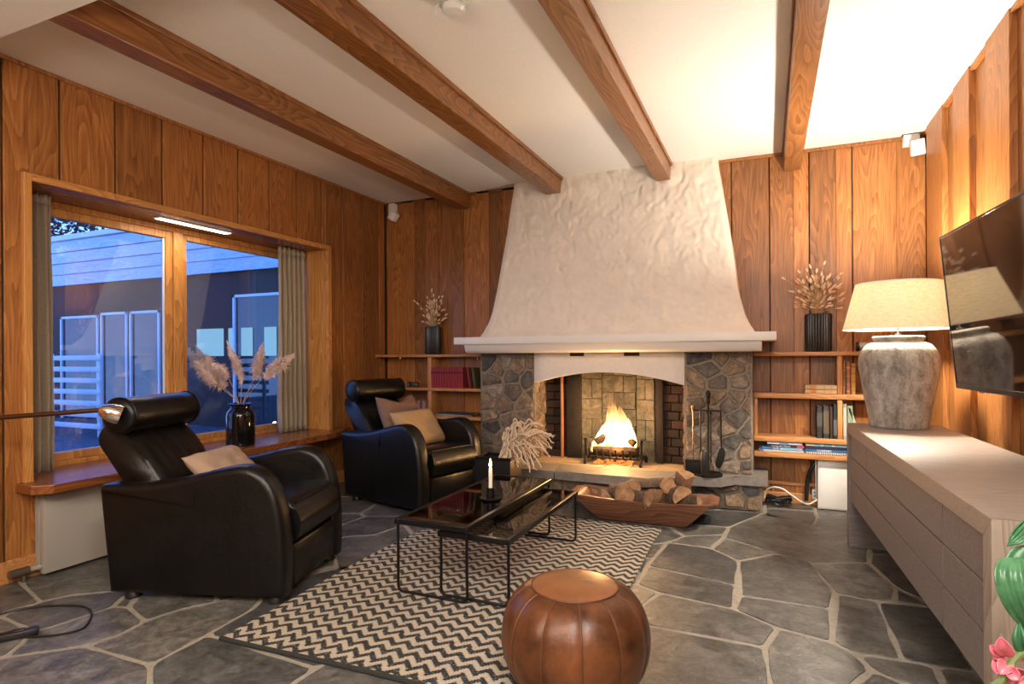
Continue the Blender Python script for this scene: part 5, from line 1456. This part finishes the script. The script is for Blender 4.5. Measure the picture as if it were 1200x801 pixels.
# ------------------------------------------------------------------ sensors, smoke alarm
def sensor(label, px, py, sx, sz, nm='motion_sensor'):
    p = ony(px, py, D - .03); t = thing(nm, label, 'sensor', p); d = (p - CAM).dot(V_W) / F_PX
    return t, d
t, d = sensor('white ceiling-corner sensor on its bracket at the top of the left corner', 460, 241, 1, 1)
b = NB(); box(b, -3.5 * d, 4.5 * d, -.03, .028, -14 * d, 2 * d, .006); obj('bracket', b, M_WHITEPL, t)
b = NB(); box(b, -4 * d, 4 * d, -.05, .03, -5 * d, 5 * d, .008, mat=Matrix.Translation((5 * d, -.03, -14 * d)) @ Matrix.Rotation(.6, 4, 'Y')); obj('sensor_head', b, M_WHITEPL, t)
t, d = sensor('white two-part sensor under the ceiling at the right end of the back wall', 1067, 158, 1, 1)
b = NB(); box(b, -8 * d, 8 * d, -.04, .028, -13 * d, -1 * d, .006); obj('bracket', b, M_WHITEPL, t)
b = NB(); box(b, -7 * d, 7 * d, -.03, .03, -9 * d, 9 * d, .008, mat=Matrix.Translation((5 * d, -.05, -18 * d)) @ Matrix.Rotation(-.12, 4, 'Y') @ Matrix.Rotation(.25, 4, 'X')); obj('sensor_head', b, M_WHITEPL, t)
b = NB(); box(b, -9 * d, 9 * d, -.03, .028, -1 * d, 2.5 * d, .003); obj('cap', b, plain('grey_cap', (.12, .10, .09), .6), t)
sp_ = onz(532, 2, CEIL)
t = thing('smoke_alarm', 'white round smoke alarm on the ceiling between the middle beams', 'smoke alarm', sp_)
b = NB(); lathe(b, [(.062, -.001), (.062, -.012), (.054, -.02)], 30); obj('base_plate', b, plain('alarm_base', (.52, .55, .48), .5), t)
b = NB(); lathe(b, [(.048, -.02), (.05, -.034), (.040, -.046), (.006, -.05)], 30); obj('alarm_dome', b, M_WHITEPL, t)
b = NB(); tube(b, bez([(-.05, -.02, -.004), (-.062, -.04, -.03), (-.058, -.05, -.075)], 6), .003, 6); obj('pull_cord', b, M_WHITEPL, t)

# ------------------------------------------------------------------ reading lamp arm and its cord, near left edge
hd = onx(120, 480, -2.79); af = onx(0, 489, -3.12)
rl_ = thing('reading_lamp', 'bronze-armed reading lamp with a chrome head by the nearer headrest', 'lamp', (af.x - .04, af.y - .05, .001))
o_ = Vector(rl_.location); ah, aa = hd - o_, af - o_
far = aa + (aa - ah).normalized() * .20
b = NB(); tube(b, [far, ah + (ah - aa).normalized() * .02], .011, 12); obj('arm', b, M_BRONZE, rl_)
b = NB(); lathe(b, [(.095, 0), (.095, .012), (.03, .022), (.011, .03), (.011, far.z + .03)], 24, (far.x, far.y, 0)); obj('pole', b, M_BRONZE, rl_)
b = NB(); lathe(b, [(.012, -.062), (.026, -.052), (.040, -.02), (.045, .012), (.043, .026)], 26)
bmesh.ops.transform(b, matrix=Matrix.Translation(ah + Vector((.035, .03, -.018))) @ Matrix.Rotation(1.0, 4, 'Z') @ Matrix.Rotation(PI / 2 + .35, 4, 'Y') , verts=b.verts); obj('lamp_head', b, M_CHROME, rl_)
cd = NB(); zc_ = .005
cp_ = [(-60, 735), (0, 718), (40, 711), (80, 709), (100, 711), (107, 718), (104, 728), (95, 737), (70, 743), (45, 745.5), (30, 746)]
tube(cd, bez([onz(a, b_, zc_) for a, b_ in cp_], 6), .0045, 7)
cd_o = thing('power_cord', 'black lamp cord looping on the floor with an inline switch', 'cord', (0, 0, 0))
obj('cord', cd, M_BLKPLASTIC, cd_o)
sw_ = onz(22, 747, .0)
b = NB(); box(b, -.070, .062, -.021, .021, .001, .030, .008); ms = obj('switch', b, M_BLKPLASTIC, cd_o, True, sw_, (0, 0, math.atan2(onz(44, 743).y - onz(2, 752).y, onz(44, 743).x - onz(2, 752).x)))
b = NB(); box(b, -.02, .02, -.012, .012, .029, .034, .003); obj('switch_slider', b, M_BLKPLASTIC, ms)

# ------------------------------------------------------------------ potted plant at the near end of the sideboard
pp_ = thing('potted_plant', 'potted plant with ribbed green leaves and pink drooping bracts beside the sideboard end', 'plant', (.70, 1.30, .001))
po = Vector(pp_.location)
b = NB(); lathe(b, [(.10, 0), (.115, .01), (.15, .26), (.158, .265), (.158, .285), (.143, .285), (.138, .25)], 32); obj('pot', b, M_TERRA, pp_)
b = NB(); lathe(b, [(.001, .25), (.139, .25)], 28, cap=False); obj('soil', b, plain('potting_soil', (.03, .02, .012), .95), pp_)
def pxp(x, y, Y): return ony(x, y, Y) - po
def leaf(spine, w, sd, nrm, ribs=5):
    sp = bez(spine, 8); n = len(sp); b = NB(); G = []
    for i, p in enumerate(sp):
        t = i / (n - 1); tg = (sp[min(i + 1, n - 1)] - sp[max(i - 1, 0)]).normalized(); s = tg.cross(nrm).normalized(); up = s.cross(tg).normalized()
        hw = w * math.sin(PI * (.04 + .96 * t) ** .75) ** .8 if 0 < t < 1 else w * .03; row = []
        for j in range(-12, 13):
            u = j / 12; row.append(b.verts.new(p + s * hw * u + up * (hw * .32 * abs(u) ** 1.4 + .0065 * abs(math.sin(u * PI * ribs * .5)) * math.sin(PI * t))))
        G.append(row)
    for A, B in zip(G, G[1:]):
        for j in range(24): b.faces.new((A[j], A[j + 1], B[j + 1], B[j]))
    o = obj('leaf', b, M_LEAF, pp_, angle=180); md = o.modifiers.new('thick', 'SOLIDIFY'); md.thickness = .0015; return o
YP = 1.48
nv = Vector((-.35, -1, .25))
leaf([pxp(1222, 600, YP + .02), pxp(1205, 622, YP), pxp(1192, 634, YP - .02), pxp(1181, 640, YP - .02)], .016, 1, Vector((0, -.5, 1)))
leaf([pxp(1194, 653, YP - .04), pxp(1198, 680, YP - .07), pxp(1207, 715, YP - .06), pxp(1219, 748, YP - .02)], .040, 2, nv)
leaf([pxp(1222, 640, YP - .02), pxp(1216, 680, YP - .03), pxp(1224, 730, YP)], .05, 3, nv)
leaf([pxp(1205, 770, YP - .04), pxp(1196, 750, YP - .06), pxp(1194, 728, YP - .05)], .014, 4, nv, 2)
b = NB(); tube(b, bez([(-.02, .0, .25), pxp(1150, 850, YP - .06), pxp(1174, 796, YP - .08), pxp(1190, 771, YP - .06), pxp(1212, 756, YP - .03)], 8), .0075, 8); obj('stem', b, M_STEM, pp_)
b = NB(); tube(b, bez([(0, .02, .25), pxp(1230, 740, YP), pxp(1226, 640, YP), pxp(1222, 600, YP + .02)], 8), .006, 8); obj('stem', b, M_STEM, pp_)
def bract(base, tip, w, sd, nrm=nv):
    base, tip = pxp(*base), pxp(*tip); m_ = base.lerp(tip, .5) + Vector(nrm).normalized() * w * .5
    sp = bez([base, m_, tip], 6); n = len(sp); b = NB(); G = []
    for i, p in enumerate(sp):
        t = i / (n - 1); tg = (sp[min(i + 1, n - 1)] - sp[max(i - 1, 0)]).normalized(); s = tg.cross(Vector(nrm)).normalized(); up = s.cross(tg)
        hw = w * (math.sin(PI * (.06 + .93 * t)) ** .8) + .0008; G.append([b.verts.new(p + s * hw * j / 5 + up * hw * .6 * (j / 5) ** 2) for j in range(-5, 6)])
    for A, B in zip(G, G[1:]):
        for j in range(10): b.faces.new((A[j], A[j + 1], B[j + 1], B[j]))
    o = obj('bract', b, M_BRACT, pp_, angle=180); md = o.modifiers.new('thick', 'SOLIDIFY'); md.thickness = .0012
for q in (((1180, 768, YP - .07), (1173, 746, YP - .09), .014), ((1174, 766, YP - .07), (1160, 755, YP - .08), .010), ((1175, 768, YP - .06), (1161, 766, YP - .08), .008), ((1178, 772, YP - .06), (1167, 789, YP - .08), .014), ((1182, 772, YP - .06), (1172, 790, YP - .09), .012),
          ((1184, 784, YP - .08), (1194, 796, YP - .1), .010), ((1200, 790, YP - .07), (1184, 782, YP - .09), .010), ((1210, 796, YP - .06), (1193, 800, YP - .09), .013), ((1208, 772, YP - .03), (1192, 766, YP - .05), .010), ((1196, 740, YP - .02), (1190, 746, YP - .03), .008), ((1182, 790, YP - .06), (1168, 806, YP - .07), .010), ((1200, 800, YP - .06), (1187, 815, YP - .07), .013)):
    bract(*q, 1)

# ------------------------------------------------------------------ outside: terrace, house wing, fence, trees
b = NB(); box(b, -14, WL - .62, -6, 9, -.22, -.10); struct('terrace', b, M_DECK)
EY = 7.2
hw_ = thing('house_wing', 'dark timber house wing with pale fascia boards and white-framed windows outside', 'building', (-6, EY, -.1))
HO = Vector((-6, EY, -.1))
def hobj(nm, q, mat, bev=0.0, par=None):
    b = NB(); box(b, *q, bev); bmesh.ops.translate(b, vec=-HO, verts=b.verts); return obj(nm, b, mat, par or hw_, False)
def ez(px, py): return ony(px, py, EY).z
def ex(px, py=350): return ony(px, py, EY).x
zf0, zf1 = ez(127, 331), ez(110, 281)
wins = [(ex(72), ex(116), ez(95, 500), ez(95, 370)), (ex(119), ex(150), ez(130, 500), ez(130, 366)), (ex(153), ex(188), ez(170, 500), ez(170, 364)), (ex(274), ex(352), ez(300, 505), ez(300, 344))]
xw = [-16] + [v for w_ in wins for v in w_[:2]] + [WL - .7]
for i in range(0, len(xw), 2): hobj('timber_wall', (xw[i], xw[i + 1], EY, EY + .12, -.1, zf0 + .1), M_EXTWALL)
for x0, x1, z0, z1 in wins:
    hobj('timber_wall', (x0, x1, EY, EY + .12, -.1, z0), M_EXTWALL); hobj('timber_wall', (x0, x1, EY, EY + .12, z1, zf0 + .1), M_EXTWALL)
    b = NB(); f_ = .045
    for q in ((x0, x0 + f_, z0, z1), (x1 - f_, x1, z0, z1), (x0, x1, z0, z0 + f_), (x0, x1, z1 - f_, z1)): box(b, q[0], q[1], EY - .03, EY + .03, q[2], q[3])
    bmesh.ops.translate(b, vec=-HO, verts=b.verts); wf = obj('window_frame', b, M_WHITE, hw_, False)
    hobj('window_pane', (x0 + f_, x1 - f_, EY + .005, EY + .012, z0 + f_, z1 - f_), M_EXTGLASS, 0, wf)
nb_ = 4
for k in range(nb_):
    z0 = zf0 + (zf1 - zf0) * k / nb_; hobj('fascia_board', (-16, WL - .7, EY - .10 - .03 * k, EY - .05, z0, zf0 + (zf1 - zf0) * (k + 1) / nb_ - .012), M_FASCIA)
hobj('roof_edge', (-16, WL - .7, EY - .26, EY + 2.5, zf1, zf1 + .09), M_WHITE)
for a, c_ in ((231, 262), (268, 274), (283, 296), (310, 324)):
    hobj('window_reflection', (ex(a), ex(c_), EY - .012, EY - .002, ez(250, 417), ez(250, 385)), M_REFLPANE)  # glowing panels imitate window reflections in the glass, not windows of the wing
fc = thing('slatted_fence', 'white horizontal slatted fence out on the terrace', 'fence', (0, 0, 0))
FY = 5.6; fx0, fx1 = ony(54, 450, FY).x, ony(118, 450, FY).x; fc.location = (fx0, FY, -.1)
for k in range(7):
    zz = ony(80, 418 + 13 * k, FY).z + .1; b = NB(); box(b, 0, fx1 - fx0, -.012, .012, zz - .055, zz + .02, .004); obj('slat', b, M_WHITE, fc)
for x in (.08, fx1 - fx0 - .08):
    b = NB(); box(b, x - .03, x + .03, .012, .06, 0, ony(80, 414, FY).z + .1, .004); obj('post', b, M_WHITE, fc)
gl_ = thing('garden_light', 'small lit garden light on the dark terrace beyond the right pane', 'lamp', (0, 0, 0))
gp = ony(322, 497, 6.4); gl_.location = (gp.x, gp.y, -.1)
b = NB(); lathe(b, [(.03, 0), (.012, .02), (.012, max(.1, gp.z + .1 - .02))], 12); obj('post', b, M_BLKMETAL, gl_)
b = NB(); lathe(b, [(.012, 0), (.03, .02), (.03, .04), (.012, .06)], 12, (0, 0, max(.1, gp.z + .08))); obj('lamp_globe', b, m_emit('garden_glow', (1, .8, .5), 12), gl_)
def tree(label, x, y, r, z0, hgt, sd):
    t = thing('tree', label, 'tree', (x, y, -.1)); rs = random.Random(sd)
    b = NB(); lathe(b, [(.16, 0), (.12, hgt * .5), (.04, hgt * .95)], 10); obj('trunk', b, M_TRUNK, t)
    b = NB()
    for k in range(2200):
        a = rs.uniform(0, 2 * PI); zz = rs.uniform(z0, hgt); rr = r * (1 - ((zz - z0) / (hgt - z0)) ** 1.6) ** .6 * math.sqrt(rs.random())
        c = Vector((rr * math.cos(a), rr * math.sin(a), zz)); s = rs.uniform(.09, .24)
        u = Vector((rs.gauss(0, 1), rs.gauss(0, 1), rs.gauss(0, .6))).normalized(); v = u.orthogonal().normalized()
        b.faces.new([b.verts.new(c + u * s), b.verts.new(c + v * s * .35), b.verts.new(c - u * s), b.verts.new(c - v * s * .35)])
    obj('foliage', b, M_TREE, t, False); return t
tree('dark leafy tree above the roof at the upper left of the window', -24.2, 14.6, 3.4, 2.6, 9.6, 1)
tree('dark leafy tree farther left behind the house wing', -33.0, 17.4, 3.4, 2.0, 10.0, 2)
tree('dark tree standing on the open side of the terrace', -11.5, -3.5, 2.6, .8, 6.5, 3)
